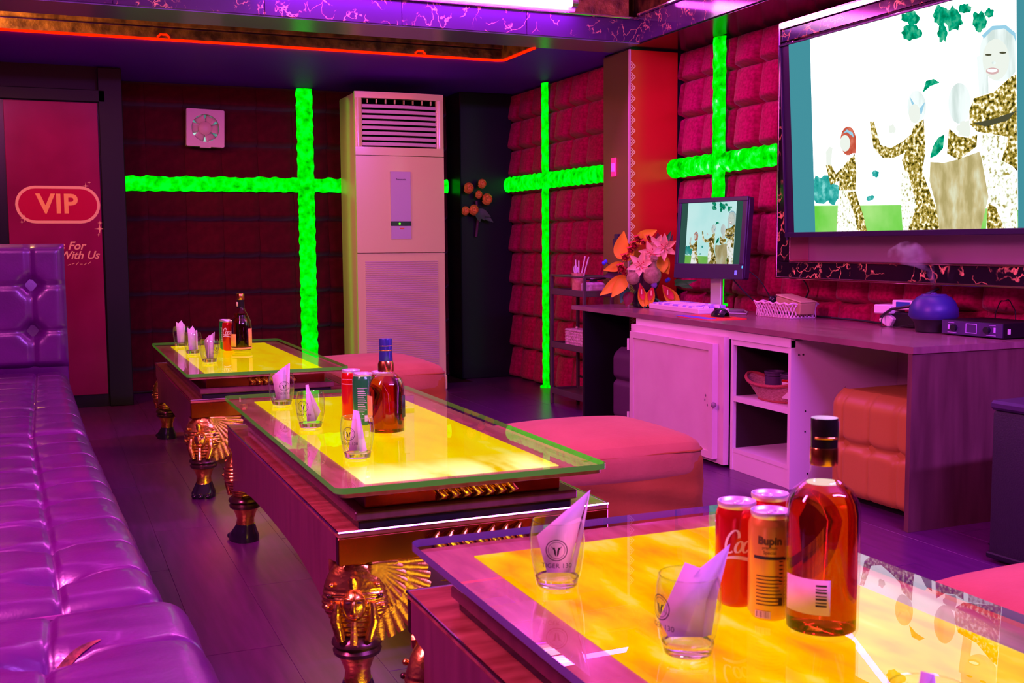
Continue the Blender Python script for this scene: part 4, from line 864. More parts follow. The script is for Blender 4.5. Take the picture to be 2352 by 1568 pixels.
MB().cbox(-0.035, 0.035, -0.034, -0.02, -0.126, -0.115, 0.002).build('pull_tab', M['fan'], fn_)

# ------------------------------------------------------------------ drinks on the light tables
ZTOP = 0.480
def tumbler_proto(print_angle):
    prof_o = [(0.0260, 0.0), (0.0290, 0.002), (0.0330, 0.018), (0.0372, 0.045), (0.0384, 0.062), (0.0372, 0.080), (0.0340, 0.0925)]
    prof_i = [(0.0325, 0.0925), (0.0356, 0.080), (0.0368, 0.062), (0.0356, 0.045), (0.0314, 0.022), (0.0270, 0.014)]
    t = thing('tumbler', 'clear tumbler', 'glass')
    MB().lathe(prof_o+prof_i, 32).build('glass_wall', M['tumbler'], t, ang=60)
    MB().lathe([(0.0255, 0.0006), (0.0280, 0.0024), (0.0300, 0.0135), (0.0262, 0.0137)], 32).build('thick_base', M['solid_glass'], t, ang=40)
    MB().tube([(0.0333*math.cos(2*PI*k/32), 0.0333*math.sin(2*PI*k/32), 0.0925) for k in range(32)], 0.0009, 6, closed=True).build('rim', M['tumbler'], t)
    def wrap(x, y, r=0.0391): a = print_angle+x/0.038; return (r*math.cos(a), r*math.sin(a), y)
    rg = MB()
    for r0, r1 in ((0.0135, 0.0147), (0.0108, 0.0114)):
        n = 28; rg.add([wrap(r*math.cos(2*PI*k/n), 0.060+r*math.sin(2*PI*k/n)) for r in (r0, r1) for k in range(n)], [(k, (k+1) % n, n+(k+1) % n, n+k) for k in range(n)])
    # a small horned mark inside the ring
    for s in (-1, 1):
        rg.add([wrap(s*x, 0.060+y) for x, y in ((0.0005, -0.009), (0.003, -0.005), (0.0035, 0.0), (0.0075, 0.006), (0.0045, 0.0035), (0.0025, 0.004), (0.0008, -0.001))], [tuple(range(7))])
    rg.build('ring_emblem', M['ink'], t, fix=False)
    letters('TIGER 130', lambda x, y: wrap(x, 0.0385+y), 'lettering', M['ink'], t, 0.0088, space=1.05)
    letters('whisky bar', lambda x, y: wrap(x, 0.0325+y), 'lettering', M['ink'], t, 0.0034) if False else None
    return t
def napkin(parts, name, label, loc, rz, grp, tilt_=(0, 0)):
    t = thing(name, label, 'napkin', loc, rz, grp, rot=(tilt_[0], tilt_[1], rz))
    for P in parts:
        b = MB(); b.add(P, [tuple(range(len(P)))]); b.build('fold', M['paper'], t, fix=False, solid=0.0006, ang=20)
    return t
NAPS = [
 [[(-0.016, 0.004, 0.016), (0.010, 0.010, 0.015), (0.016, 0.004, 0.118), (-0.026, 0.000, 0.086)], [(0.010, 0.010, 0.015), (0.022, -0.004, 0.018), (0.026, 0.004, 0.124), (0.016, 0.004, 0.118)], [(-0.016, 0.004, 0.016), (0.004, -0.010, 0.016), (0.006, -0.004, 0.112), (-0.026, 0.000, 0.086)]],
 [[(-0.010, 0.0, 0.016), (0.012, 0.006, 0.016), (-0.004, 0.002, 0.112), (-0.012, 0.004, 0.110)], [(0.012, 0.006, 0.016), (0.026, 0.0, 0.042), (-0.002, 0.0, 0.100), (-0.004, 0.002, 0.112)]],
 [[(-0.020, 0.0, 0.016), (0.020, 0.004, 0.016), (0.004, 0.002, 0.104), (-0.008, 0.0, 0.108)], [(0.020, 0.004, 0.016), (0.006, -0.012, 0.016), (-0.002, -0.004, 0.098), (0.004, 0.002, 0.104)]],
 [[(-0.014, 0.0, 0.018), (0.016, 0.006, 0.016), (0.034, 0.008, 0.094), (0.046, 0.006, 0.132), (-0.028, 0.0, 0.070)], [(0.016, 0.006, 0.016), (0.024, -0.006, 0.020), (0.040, 0.002, 0.098), (0.046, 0.006, 0.132)]],
 [[(-0.022, 0.002, 0.018), (0.018, 0.006, 0.016), (0.022, 0.006, 0.060), (0.048, 0.004, 0.126), (0.014, 0.004, 0.098), (-0.004, 0.0, 0.106), (-0.034, -0.002, 0.040)], [(0.018, 0.006, 0.016), (0.026, -0.004, 0.022), (0.034, 0.0, 0.070), (0.048, 0.004, 0.126), (0.022, 0.006, 0.060)]],
 [[(-0.018, 0.0, 0.016), (0.012, 0.008, 0.016), (0.014, 0.006, 0.100), (0.002, 0.004, 0.122), (-0.012, 0.002, 0.108), (-0.022, 0.0, 0.116)], [(0.012, 0.008, 0.016), (0.020, -0.006, 0.018), (0.020, 0.0, 0.104), (0.014, 0.006, 0.100)]],
]
tp = tumbler_proto(-2.45); first = [True]
def place_tumbler(x, y, rz, label, nk, nlabel, nrz, s=1.0):
    global tp
    if first[0]: o = tp; first[0] = False
    else: o = copy_tree(tp)
    o.location = (x, y, ZTOP+0.0005); o.rotation_euler = (0, 0, rz); o.scale = (s, s, s); o['label'] = label; o['group'] = 'printed tumblers on the light tables'
    n = napkin(NAPS[nk], 'napkin', nlabel, (x, y, ZTOP+0.0005), nrz, 'folded napkins in the tumblers'); n.scale = (s, s, s)
VR = -YAW      # turned to face across the view
place_tumbler(0.632, 1.341, 0.42, 'tumbler with a tall pointed napkin, behind the gold can on its table', 3, 'tall pointed napkin whose tumbler print is seen whole', VR)
place_tumbler(0.662, 1.053, -0.62, 'tumbler with a wide folded napkin beside the red drink cans', 4, 'wide folded napkin beside the red drink cans', VR)
place_tumbler(0.674, 0.692, -0.2, 'tumbler at the table end, on the bottle side with the black cap', 2, 'napkin tip in the tumbler at the table end', VR)
place_tumbler(0.627, 3.234, 0.9, 'tumbler with a big fanned napkin, beside the blue capped bottle', 0, 'big fanned napkin on the table with the blue capped bottle', VR+0.2)
place_tumbler(0.615, 2.795, 0.15, 'tumbler with a thin twisted napkin, beside the green can', 1, 'thin twisted napkin near the green can', VR)
place_tumbler(0.619, 2.345, 0.1, 'tumbler with a cone napkin near the glowing panel edge', 2, 'cone shaped napkin in the tumbler in front of the blue capped bottle', VR)
place_tumbler(0.575, 5.364, 2.2, 'tumbler at the outer corner of the table near the air conditioner', 5, 'upright napkin at the outer corner of the table near the air conditioner', VR)
place_tumbler(0.581, 4.968, 1.9, 'middle tumbler of three beside the gold capped bottle', 5, 'blunt napkin in the middle tumbler beside the gold capped bottle', VR+0.5)
place_tumbler(0.597, 4.562, 1.6, 'tumbler with a leaning napkin in front of the gold capped bottle', 0, 'leaning napkin in front of the gold capped bottle', VR-0.4)

# cans
def wrapf(r, a0): return lambda z0: (lambda x, y: (r*math.cos(a0+x/r), r*math.sin(a0+x/r), z0+y))
CAN_R, CAN_H = 0.0272, 0.137
def can(label, x, y, rz, col, kind):
    t = thing('drink_can', label, 'can', (x, y, ZTOP+0.0005), rz, 'slim drink cans on the light tables')
    MB().lathe([(0.019, 0.0), (0.022, 0.0015), (CAN_R, 0.010), (CAN_R, 0.118), (0.0265, 0.122), (0.0235, 0.129)], 32).build('can_body', col, t, ang=60)
    MB().lathe([(0.0233, 0.128), (0.0245, 0.131), (0.0250, 0.1345), (0.0243, 0.1365), (0.0230, 0.1360), (0.0222, 0.1320), (0.0218, 0.1318)], 32).build('can_lid', M['silver'], t, ang=60)
    tb_ = MB(); tb_.tube([(0.008*math.cos(2*PI*k/14)+0.004, 0.0055*math.sin(2*PI*k/14), 0.1335) for k in range(14)], 0.0012, 6, closed=True); tb_.cyl((0, 0, 0.1315), (0, 0, 0.1342), 0.003, n=8); tb_.build('pull_ring', M['silver'], t)
    a0 = -2.0; W1 = wrapf(CAN_R+0.0004, a0)
    if kind == 'cola':
        def pen(P, w0):       # a brush stroke of varying width laid round the can
            n_ = len(P); Lf, Rt = [], []
            for i_ in range(n_):
                p_ = Vector(P[i_]); q_ = Vector(P[min(n_-1, i_+1)])-Vector(P[max(0, i_-1)]); q_.normalize(); nn_ = Vector((-q_.y, q_.x)); ww = w0*(0.45+0.55*abs(q_.y))
                Lf.append(p_+nn_*ww); Rt.append(p_-nn_*ww)
            return MB().add([W1(0.084)(v_.x+0.3*v_.y, v_.y) for v_ in Lf+Rt], [(i_, i_+1, n_+i_+1, n_+i_) for i_ in range(n_-1)])
        arc = lambda cx_, cy_, rx_, ry_, a_, b_, n_=16: [(cx_+rx_*math.cos(a_+(b_-a_)*i_/n_), cy_+ry_*math.sin(a_+(b_-a_)*i_/n_)) for i_ in range(n_+1)]
        for nm_, P_ in (('script_letter', arc(-0.012, 0.0045, 0.0075, 0.015, 0.35, 5.3)), ('script_letter', arc(-0.0015, -0.002, 0.0042, 0.0072, 0.6, 7.2)), ('script_letter', arc(0.0085, -0.002, 0.0042, 0.0072, 0.7, 5.7)), ('script_letter', arc(0.0185, -0.002, 0.0042, 0.0072, 0.6, 7.0)), ('script_letter', [(0.0228, 0.0055), (0.0226, 0.0), (0.0232, -0.006), (0.0255, -0.009), (0.029, -0.006)])): pen(P_, 0.0017).build(nm_, M['white_print'], t, fix=False)
        b = MB(); P = [(-0.022+0.064*k/14, 0.003*math.sin(k/14*PI*2)) for k in range(15)]
        b.add([W1(0.0655)(x, yy+0.0012+0.0012*math.sin(PI*i/14)) for i, (x, yy) in enumerate(P)]+[W1(0.0655)(x, yy-0.0012-0.0012*math.sin(PI*i/14)) for i, (x, yy) in enumerate(P)], [(i, i+1, 15+i+1, 15+i) for i in range(14)])
        b.build('wave_stripe', M['white_print'], t, fix=False)
    elif kind == 'gold':
        ink = pm('brown print', (0.10, 0.045, 0.01), 0.5)
        letters('Bupin', lambda x, yy: W1(0.103)(x, yy), 'lettering', ink, t, 0.0135, bold=0.0005)
        letters('premium', lambda x, yy: W1(0.0945)(x, yy), 'lettering', ink, t, 0.0052)
        letters('Special', lambda x, yy: W1(0.0885)(x, yy), 'lettering', ink, t, 0.006)
        def strip(x0, x1, z0, z1, nm, m_): 
            n = 8; MB().add([W1(z)(x0+(x1-x0)*k/n, 0) for z in (z0, z1) for k in range(n+1)], [(k, k+1, n+2+k, n+1+k) for k in range(n)]).build(nm, m_, t, fix=False)
        strip(-0.021, 0.021, 0.0798, 0.0835, 'print_band', M['ink'])
        for k in range(9): strip(-0.017, 0.012+0.004*((k*7) % 3)/2, 0.058-k*0.0045, 0.0592-k*0.0045, 'print_line', ink)
        strip(-0.018, 0.002, 0.0055, 0.0145, 'barcode_field', pm('pale gold print field', (0.75, 0.6, 0.35), 0.5))
        for k in range(9): strip(-0.0165+k*0.0019, -0.0165+k*0.0019+(0.0005 if k % 3 else 0.0011), 0.0062, 0.0138, 'barcode_bar', ink)
        for k in range(6): strip(0.012, 0.017, 0.077-k*0.005, 0.0785-k*0.005, 'print_line', ink)
        strip(0.0115, 0.0165, 0.022, 0.032, 'bin_mark', ink)
    elif kind == 'green':
        wp = pm('pale green print', (0.65, 0.75, 0.6), 0.5)
        def strip(x0, x1, z0, z1, nm, m_):
            n = 6; MB().add([W1(z)(x0+(x1-x0)*k/n, 0) for z in (z0, z1) for k in range(n+1)], [(k, k+1, n+2+k, n+1+k) for k in range(n)]).build(nm, m_, t, fix=False)
        strip(-0.016, 0.012, 0.0985, 0.100, 'print_line', wp)
        for k in range(13): strip(-0.014, 0.004+0.008*((k*5) % 4)/4, 0.094-k*0.0048, 0.0957-k*0.0048, 'print_line', wp)
        strip(0.004, 0.014, 0.012, 0.028, 'barcode_field', wp)
    elif kind == 'redback':
        wp = pm('pale red print', (0.9, 0.7, 0.66), 0.5)
        n = 6
        for z0, z1 in ((0.099, 0.1005), (0.112, 0.1125)): MB().add([W1(z)(-0.03+0.04*k/n, 0) for z in (z0, z1) for k in range(n+1)], [(k, k+1, n+2+k, n+1+k) for k in range(n)]).build('print_line', wp, t, fix=False)
    return t
M['can_red'] = pm('red can lacquer', (0.62, 0.012, 0.008), 0.16, 0.45, coat=0.4)
M['can_gold'] = pm('gold can lacquer', (0.80, 0.42, 0.05), 0.28, 0.45, coat=0.2)
M['can_green'] = pm('green can lacquer', (0.015, 0.26, 0.05), 0.2, 0.3, coat=0.3)
can('red cola can standing behind the gold can, its white script showing', 0.813, 1.178, 0.02, M['can_red'], 'cola')
can('gold drink can with brown print beside the black capped bottle', 0.822, 1.118, -0.22, M['can_gold'], 'gold')
can('red can half hidden between the gold can and the black capped bottle', 0.878, 1.196, 2.4, M['can_red'], 'redback')
can('red can next to the green can, by the blue capped bottle', 0.745, 2.875, 0.2, M['can_red'], 'redback')
can('green can by the blue capped bottle', 0.752, 2.785, 0.15, M['can_green'], 'green')
can('red can mostly hidden behind the blue capped bottle', 0.806, 2.80, 0.2, M['can_red'], 'redback')
can('red cola can on the table near the air conditioner', 0.745, 5.035, 0.0, M['can_red'], 'cola')
can('green can tucked behind the cola can near the air conditioner', 0.742, 5.105, 0.0, M['can_green'], 'green')

# bottles
def bottle(label, x, y, rz, outer, level, liquid, cap, capm, labels, extra=None):
    t = thing('liquor_bottle', label, 'bottle', (x, y, ZTOP+0.0005), rz, 'liquor bottles on the light tables')
    MB().lathe(outer, 40).build('glass_body', M['bottle_glass'], t, ang=50)
    inner = [(max(0.004, r-0.0028), z) for r, z in outer if 0.010 <= z <= level]
    r_top = inner[-1][0]
    MB().lathe([(inner[0][0]*0.9, 0.0085)]+inner+[(r_top*0.999, level)], 40).build('liquor', liquid, t, ang=50)
    for prof, m_ in zip(cap, capm): MB().lathe(prof, 28).build('cap' if m_ is capm[0] else 'neck_foil', m_, t, ang=40)
    for (r, a0, a1, z0, z1, m_, nm) in labels:
        n = 14; MB().add([(r*math.cos(a0+(a1-a0)*k/n), r*math.sin(a0+(a1-a0)*k/n), z) for z in (z0, z1) for k in range(n+1)], [(k, k+1, n+2+k, n+1+k) for k in range(n)]).build(nm, m_, t, fix=False, solid=0.0003)
    return t
M['bottle_glass'] = thin_glass('clear bottle glass', (0.97, 0.96, 0.93), 1.46, 0.0, 1.0)
M['whisky'] = pm('amber whisky', (0.46, 0.045, 0.006), 0.0, trans=1.0, ior=1.34)
M['dark_spirit'] = pm('dark red spirit', (0.20, 0.018, 0.006), 0.0, trans=1.0, ior=1.34)
M['label_cream'] = pm('cream paper label', (0.82, 0.66, 0.50), 0.6, noise=(50, (0.76, 0.58, 0.42)))
M['label_gold'] = pm('yellow gold label', (0.80, 0.50, 0.08), 0.4)
M['cap_black'] = pm('black cap foil', (0.015, 0.012, 0.012), 0.25, 0.3)
M['cap_blue'] = pm('navy blue cap foil', (0.035, 0.06, 0.26), 0.25, 0.5)
M['foil_gold'] = pm('gold foil', (0.75, 0.42, 0.08), 0.22, 1.0)
FA = -PI/2-YAW           # the bearing that faces back along the view
o = bottle('amber whisky bottle with a black cap and a cream back label', 0.842, 1.043, 0.0,
  [(0.030, 0.0), (0.040, 0.002), (0.0435, 0.010), (0.0440, 0.060), (0.0440, 0.148), (0.0415, 0.163), (0.0340, 0.176), (0.0235, 0.184), (0.0172, 0.190), (0.0155, 0.200), (0.0155, 0.226)], 0.1845, M['whisky'],
  [[(0.0158, 0.226), (0.0160, 0.245), (0.0160, 0.261), (0.0155, 0.262)], [(0.0158, 0.206), (0.0163, 0.208), (0.0163, 0.226), (0.0158, 0.227)]], [M['cap_black'], M['foil_gold']],
  [(0.0446, FA-1.35, FA-0.05, 0.036, 0.078, M['label_cream'], 'paper_label'), (0.0164, FA-1.0, FA+1.0, 0.238, 0.2405, M['foil_gold'], 'cap_band'), (0.0168, FA+1.2, FA+1.75, 0.236, 0.258, M['label_cream'], 'tax_strip')])
for k in range(7):
    z = 0.046+k*0.004; n = 6; a0, a1 = FA-0.42, FA-0.14
    MB().add([(0.0449*math.cos(a0+(a1-a0)*i/n), 0.0449*math.sin(a0+(a1-a0)*i/n), zz) for zz in (z, z+(0.0014 if k % 2 else 0.0022)) for i in range(n+1)], [(i, i+1, n+2+i, n+1+i) for i in range(n)]).build('barcode_bar', M['ink'], o, fix=False)
letters('PREMIUM', lambda x, y: (0.0449*math.cos(FA-0.82+x/0.0449), 0.0449*math.sin(FA-0.82+x/0.0449), 0.066+y), 'lettering', M['ink'], o, 0.006) if False else None
o = bottle('round shouldered amber whisky bottle with a navy blue cap', 0.765, 2.612, 0.0,
  [(0.034, 0.0), (0.042, 0.002), (0.0455, 0.010), (0.0460, 0.050), (0.0462, 0.108), (0.0450, 0.122), (0.0390, 0.139), (0.0290, 0.149), (0.0200, 0.155), (0.0195, 0.166), (0.0175, 0.178)], 0.149, M['whisky'],
  [[(0.0165, 0.183), (0.0172, 0.184), (0.0160, 0.210), (0.0162, 0.214), (0.0164, 0.238), (0.0158, 0.2395)], [(0.0200, 0.158), (0.0203, 0.160), (0.0198, 0.176), (0.0170, 0.184)]], [M['cap_blue'], M['foil_gold']],
  [(0.0467, FA-1.75, FA-0.72, 0.030, 0.100, M['label_gold'], 'paper_label'), (0.0470, FA-1.75, FA-0.70, 0.030, 0.036, M['ink'], 'label_band'), (0.0167, FA-1.4, FA+1.4, 0.2095, 0.2115, M['foil_gold'], 'cap_band'), (0.0168, FA-1.4, FA+1.4, 0.221, 0.2225, M['foil_gold'], 'cap_band'), (0.0467, FA+1.05, FA+1.5, 0.045, 0.100, M['ink'], 'side_print')])
o = bottle('dark spirit bottle with a square gold cap and yellow labels', 0.789, 4.955, 0.0,
  [(0.034, 0.0), (0.041, 0.002), (0.0440, 0.010), (0.0450, 0.040), (0.0455, 0.110), (0.0420, 0.138), (0.0320, 0.160), (0.0225, 0.178), (0.0175, 0.192), (0.0160, 0.205)], 0.172, M['dark_spirit'],
  [[(0.0165, 0.232), (0.0172, 0.233), (0.0172, 0.258), (0.0165, 0.259)], [(0.0168, 0.196), (0.0172, 0.198), (0.0160, 0.232), (0.0150, 0.233)]], [M['foil_gold'], M['cap_black']],
  [(0.0464, FA-1.5, FA-0.28, 0.026, 0.082, M['label_gold'], 'paper_label'), (0.0464, FA+0.95, FA+1.6, 0.026, 0.105, M['label_gold'], 'paper_label'), (0.0468, FA-1.6, FA+1.6, 0.014, 0.022, M['label_gold'], 'base_band'), (0.0176, FA-1.3, FA-0.4, 0.203, 0.222, M['label_cream'], 'tax_strip')])

# ------------------------------------------------------------------ metal trolley and what stands on it
ct = thing('trolley', 'three tier dark metal trolley beside the desk', 'trolley', (2.845, 5.70, 0))
M['steel_dark'] = pm('dark steel tube', (0.16, 0.09, 0.12), 0.35, 0.6)
for sx in (-1, 1):
    for sy in (-1, 1): MB().cbox(sx*0.086-0.009, sx*0.086+0.009, sy*0.215-0.009, sy*0.215+0.009, 0.0, 0.770, 0.002).build('post', M['steel_dark'], ct)
for z in (0.662, 0.348, 0.072):
    tr = MB().cbox(-0.090, 0.090, -0.215, 0.215, z, z+0.010, 0.002).build('tray', M['steel_dark'], ct)
    for s in (-1, 1):
        MB().cbox(s*0.088-0.004, s*0.088+0.004, -0.21, 0.21, z-0.012, z+0.024, 0.002).build('tray_lip', M['steel_dark'], tr)
        MB().cbox(-0.082, 0.082, s*0.213-0.004, s*0.213+0.004, z-0.012, z+0.024, 0.002).build('tray_lip', M['steel_dark'], tr)
for s in (-1, 1): MB().cyl((s*0.086, -0.21, 0.762), (s*0.086, 0.21, 0.762), 0.006, n=8).build('guard_rail', M['steel_dark'], ct); MB().cyl((-0.086, s*0.215, 0.762), (0.086, s*0.215, 0.762), 0.006, n=8).build('guard_rail', M['steel_dark'], ct)
MB().cyl((0.086, -0.21, 0.155), (0.086, 0.21, 0.155), 0.007, n=8).build('guard_rail', M['rubber'], ct)
pc = thing('pen_cup', 'woven straw pen cup holding pens and scissors on the trolley', 'cup', (2.815, 5.675, 0.672))
M['straw'] = pm('woven straw', (0.55, 0.22, 0.14), 0.8, noise=(60, (0.68, 0.32, 0.20)), bump=(180, 0.5))
MB().lathe([(0.034, 0.0), (0.036, 0.002), (0.0385, 0.108), (0.0350, 0.108), (0.033, 0.012)], 24).build('cup', M['straw'], pc)
for k in range(9): MB().tube([(0.0372+0.0002*k, 0, 0)], 0.001, 4) if False else None
PENL = iter(('upright white pen beside the scissors in the straw cup', 'upright white pen in the middle of the straw cup', 'white pen leaning out of the straw cup', 'white pen leaning lowest over the straw cup rim'))
for nm, p0, p1, r, m_ in (('pen', (-0.005, 0.01, 0.03), (-0.012, 0.010, 0.185), 0.0042, M['white_lam']), ('pen', (0.004, 0.0, 0.03), (0.002, -0.004, 0.180), 0.0042, M['white_lam']), ('pen', (0.0, -0.01, 0.03), (0.022, -0.045, 0.205), 0.0042, M['white_lam']), ('pen', (0.01, -0.012, 0.03), (0.034, -0.066, 0.200), 0.0042, M['white_lam'])):
    pn = MB(); pn.tube([p0, p1], r, 8); pe = tag(pn.build('pen', m_, None, (2.815, 5.675, 0.672)), next(PENL), 'pen', 'white pens in the straw pen cup')
sc_ = thing('scissors', 'scissors with lilac loop handles in the straw pen cup', 'scissors', (2.815, 5.692, 0.672), 0.2)
MB().tube([(0, 0.012+0.014*math.cos(2*PI*k/14), 0.128+0.022*math.sin(2*PI*k/14)) for k in range(14)], 0.0045, 6, closed=True).build('handle', pm('lilac plastic handle', (0.75, 0.6, 0.95), 0.4), sc_)
MB().tube([(0, -0.004+0.008*math.cos(2*PI*k/14), 0.126+0.014*math.sin(2*PI*k/14)) for k in range(14)], 0.004, 6, closed=True).build('handle', bpy.data.materials['lilac plastic handle'], sc_)
MB().cyl((0, 0.002, 0.02), (0, 0.006, 0.108), 0.004, n=6).build('blade', M['silver'], sc_)
tp_ = thing('tissue_pack', 'clear plastic pack of white tissues on the trolley', 'tissues', (2.85, 5.56, 0.672), 0.15)
soft_box(MB(), -0.055, 0.055, -0.05, 0.05, 0.0, 0.055, 0.01, 0.014, 10, 0.003, 4).build('wrapper', pm('glossy tissue wrapper', (0.82, 0.62, 0.80), 0.15, coat=0.5, noise=(30, (0.62, 0.35, 0.62)), bump=(40, 0.6)), tp_, ang=80)
MB().add([(-0.03, -0.005, 0.062), (0.03, -0.005, 0.062), (0.018, 0.0, 0.082), (-0.012, 0.004, 0.088)], [(0, 1, 2, 3)]).build('loose_tissue', M['paper'], tp_, fix=False, solid=0.0008)
pdv = thing('tablet', 'black tablet leaning flat on the tissue pack', 'tablet', (2.86, 5.56, 0.745), 0.3, rot=(0.05, -0.05, 0.3)); MB().cbox(-0.05, 0.06, -0.035, 0.035, 0.0, 0.008, 0.002).build('case', M['black'], pdv)
M['basket_glass'] = pm('woven clear glass', (0.65, 0.38, 0.45), 0.25, noise=(70, (0.85, 0.6, 0.65)), bump=(90, 0.8))
for k, (yy, lb) in enumerate(((5.735, 'lidded woven glass jar on the middle trolley tray'), (5.622, 'lidded woven glass jar close to the desk, on the trolley'))):
    j = thing('jar', lb, 'jar', (2.835, yy, 0.358), 0.1, 'woven glass jars on the trolley')
    MB().cbox(-0.048, 0.048, -0.05, 0.05, 0.0, 0.085, 0.006).build('jar_body', M['basket_glass'], j)
    w = MB()
    for q in range(5): w.cyl((-0.050, -0.042+q*0.021, 0.002), (-0.050, -0.042+q*0.021, 0.083), 0.0022, n=5); w.cyl((-0.050, -0.05, 0.008+q*0.017), (-0.050, 0.05, 0.008+q*0.017), 0.0022, n=5); w.cyl((-0.042+q*0.021, -0.052, 0.002), (-0.042+q*0.021, -0.052, 0.083), 0.0022, n=5); w.cyl((-0.05, -0.052, 0.008+q*0.017), (0.05, -0.052, 0.008+q*0.017), 0.0022, n=5)
    w.build('lattice', M['basket_glass'], j)
    MB().cbox(-0.051, 0.051, -0.053, 0.053, 0.085, 0.098, 0.004).build('lid', M['basket_glass'], j); MB().ball((0, 0, 0.103), 0.008, 8, 6).build('lid_knob', M['basket_glass'], j)

# ------------------------------------------------------------------ flower arrangement on the desk
VX = Vector((math.cos(0.52), -math.sin(0.52), 0)); VD = Vector((-math.sin(0.52), -math.cos(0.52), 0))    # across the view there, and towards the viewer
FB = Vector((2.935, 5.115, 0.609)); SCL = 1/422.0
fl = thing('flower_arrangement', 'silk arrangement of orange callas, pink lilies and brown pods on the desk', 'flowers', FB)
def fp(px, py, dpt=0.0): return VX*((px-1495)*SCL)+VD*dpt+Vector((0, 0, (700-py)*SCL))
def petal(name, m, base, tip, width, curl=0.3, cup=0.25, par=None, nrm=None):
    base, tip = Vector(base), Vector(tip); ax = tip-base; Ln = ax.length; ax.normalize(); n = Vector(nrm) if nrm else VD.copy(); n = (n-ax*n.dot(ax)).normalized(); sd = ax.cross(n)
    def f(i, j):
        w = width*math.sin(PI*min(0.98, 0.06+0.94*j**0.75))**0.9; x = (2*i-1)*w
        return base+ax*(Ln*j)+sd*x+n*(cup*w*(1-(2*i-1)**2)*-1+curl*Ln*(j*j-0.6*j))
    b = MB(); b.grid(f, 6, 9); return b.build(name, m, par or fl, fix=False, ang=80)
M['pet_orange'] = pm('orange silk', (0.85, 0.42, 0.005), 0.6, noise=(8, (0.90, 0.55, 0.01)), sheen=0.2)
M['pet_red'] = pm('crimson silk', (0.55, 0.008, 0.03), 0.6, noise=(12, (0.70, 0.03, 0.06)))
M['pet_pink'] = pm('pink silk', (0.88, 0.50, 0.24), 0.6, noise=(14, (0.92, 0.66, 0.40)))
M['pod'] = pm('brown pod', (0.40, 0.28, 0.15), 0.8, noise=(40, (0.26, 0.15, 0.08)), bump=(60, 0.6))
M['leaf_green'] = pm('green silk leaf', (0.02, 0.16, 0.05), 0.55, noise=(10, (0.04, 0.26, 0.07)))
M['leaf_dark'] = pm('dark purple leaf', (0.08, 0.02, 0.05), 0.6)
M['maroon'] = pm('maroon silk', (0.20, 0.005, 0.02), 0.6)
MB().lathe([(0.05, 0.0), (0.062, 0.004), (0.070, 0.03), (0.060, 0.085), (0.045, 0.10)], 20).build('vase', M['black'], fl)
MB().ball((0, 0, 0.17), (0.085, 0.07, 0.11), 14, 10).build('foliage_core', M['leaf_dark'], fl)
for a, c, w in (((1440, 575), (1470, 535), 0.05),): pass
for (bx, by, tx, ty, w, m_, d, cu) in (
  (1437, 592, 1447, 530, 0.040, 'pet_orange', 0.02, 0.1), (1460, 595, 1436, 545, 0.045, 'pet_orange', 0.0, 0.2), (1475, 548, 1520, 528, 0.030, 'pet_orange', 0.0, 0.3), (1480, 560, 1485, 532, 0.03, 'pet_orange', 0.01, 0.1),
  (1448, 604, 1402, 616, 0.026, 'pet_orange', 0.06, 0.4), (1452, 630, 1394, 672, 0.034, 'pet_orange', 0.08, 0.5), (1455, 632, 1420, 676, 0.032, 'pet_orange', 0.10, 0.4), (1524, 585, 1546, 625, 0.040, 'pet_orange', 0.06, 0.2), (1530, 598, 1535, 622, 0.034, 'pet_orange', 0.07, 0.2),
  (1560, 640, 1600, 658, 0.018, 'leaf_green', 0.0, 0.2), (1455, 655, 1440, 690, 0.026, 'leaf_green', 0.02, 0.3), (1560, 650, 1610, 640, 0.014, 'leaf_green', 0.0, 0.2), (1462, 665, 1452, 698, 0.03, 'maroon', 0.03, 0.2), (1470, 668, 1490, 700, 0.035, 'maroon', 0.02, 0.1),
  (1442, 625, 1400, 630, 0.02, 'leaf_dark', 0.05, 0.2), (1440, 618, 1410, 622, 0.018, 'leaf_dark', 0.03, 0.2), (1525, 560, 1522, 533, 0.02, 'maroon', -0.02, 0.1), (1540, 558, 1552, 530, 0.012, 'leaf_green', -0.02, 0.1), (1550, 565, 1556, 536, 0.008, 'leaf_dark', -0.02, 0.1)):
    petal('leaf', M[m_], fp(bx, by, d*0.6), fp(tx, ty, d), w, cu*0.35, 0.25)
for (cx_, cy_, r, d) in ((1450, 588, 0.045, 0.07), (1442, 612, 0.055, 0.09), (1470, 562, 0.05, 0.06), (1502, 545, 0.032, 0.05), (1478, 548, 0.045, 0.04), (1462, 572, 0.04, 0.08), (1490, 555, 0.03, 0.07), (1448, 622, 0.03, 0.10)):
    rs = MB(); c_ = fp(cx_, cy_, d)
    for k in range(7):
        a = k*2.4; rr = r*(0.25+0.11*k); nn = VX*math.cos(a)+Vector((0, 0, 1))*math.sin(a)
        def f(i, j, a=a, rr=rr, nn=nn, c_=c_, r=r):
            t = VX*(-math.sin(a))+Vector((0, 0, 1))*math.cos(a); return c_+nn*(rr*0.55*(1-0.3*j))+t*((i-0.5)*r*0.9*(1-0.4*j*j))+VD*(r*0.7*j)
        rs.grid(f, 4, 3)
    rs.ball(tuple(c_), r*0.35, 8, 6); rs.build('red_blossom', M['pet_red'], fl, fix=False, ang=80)
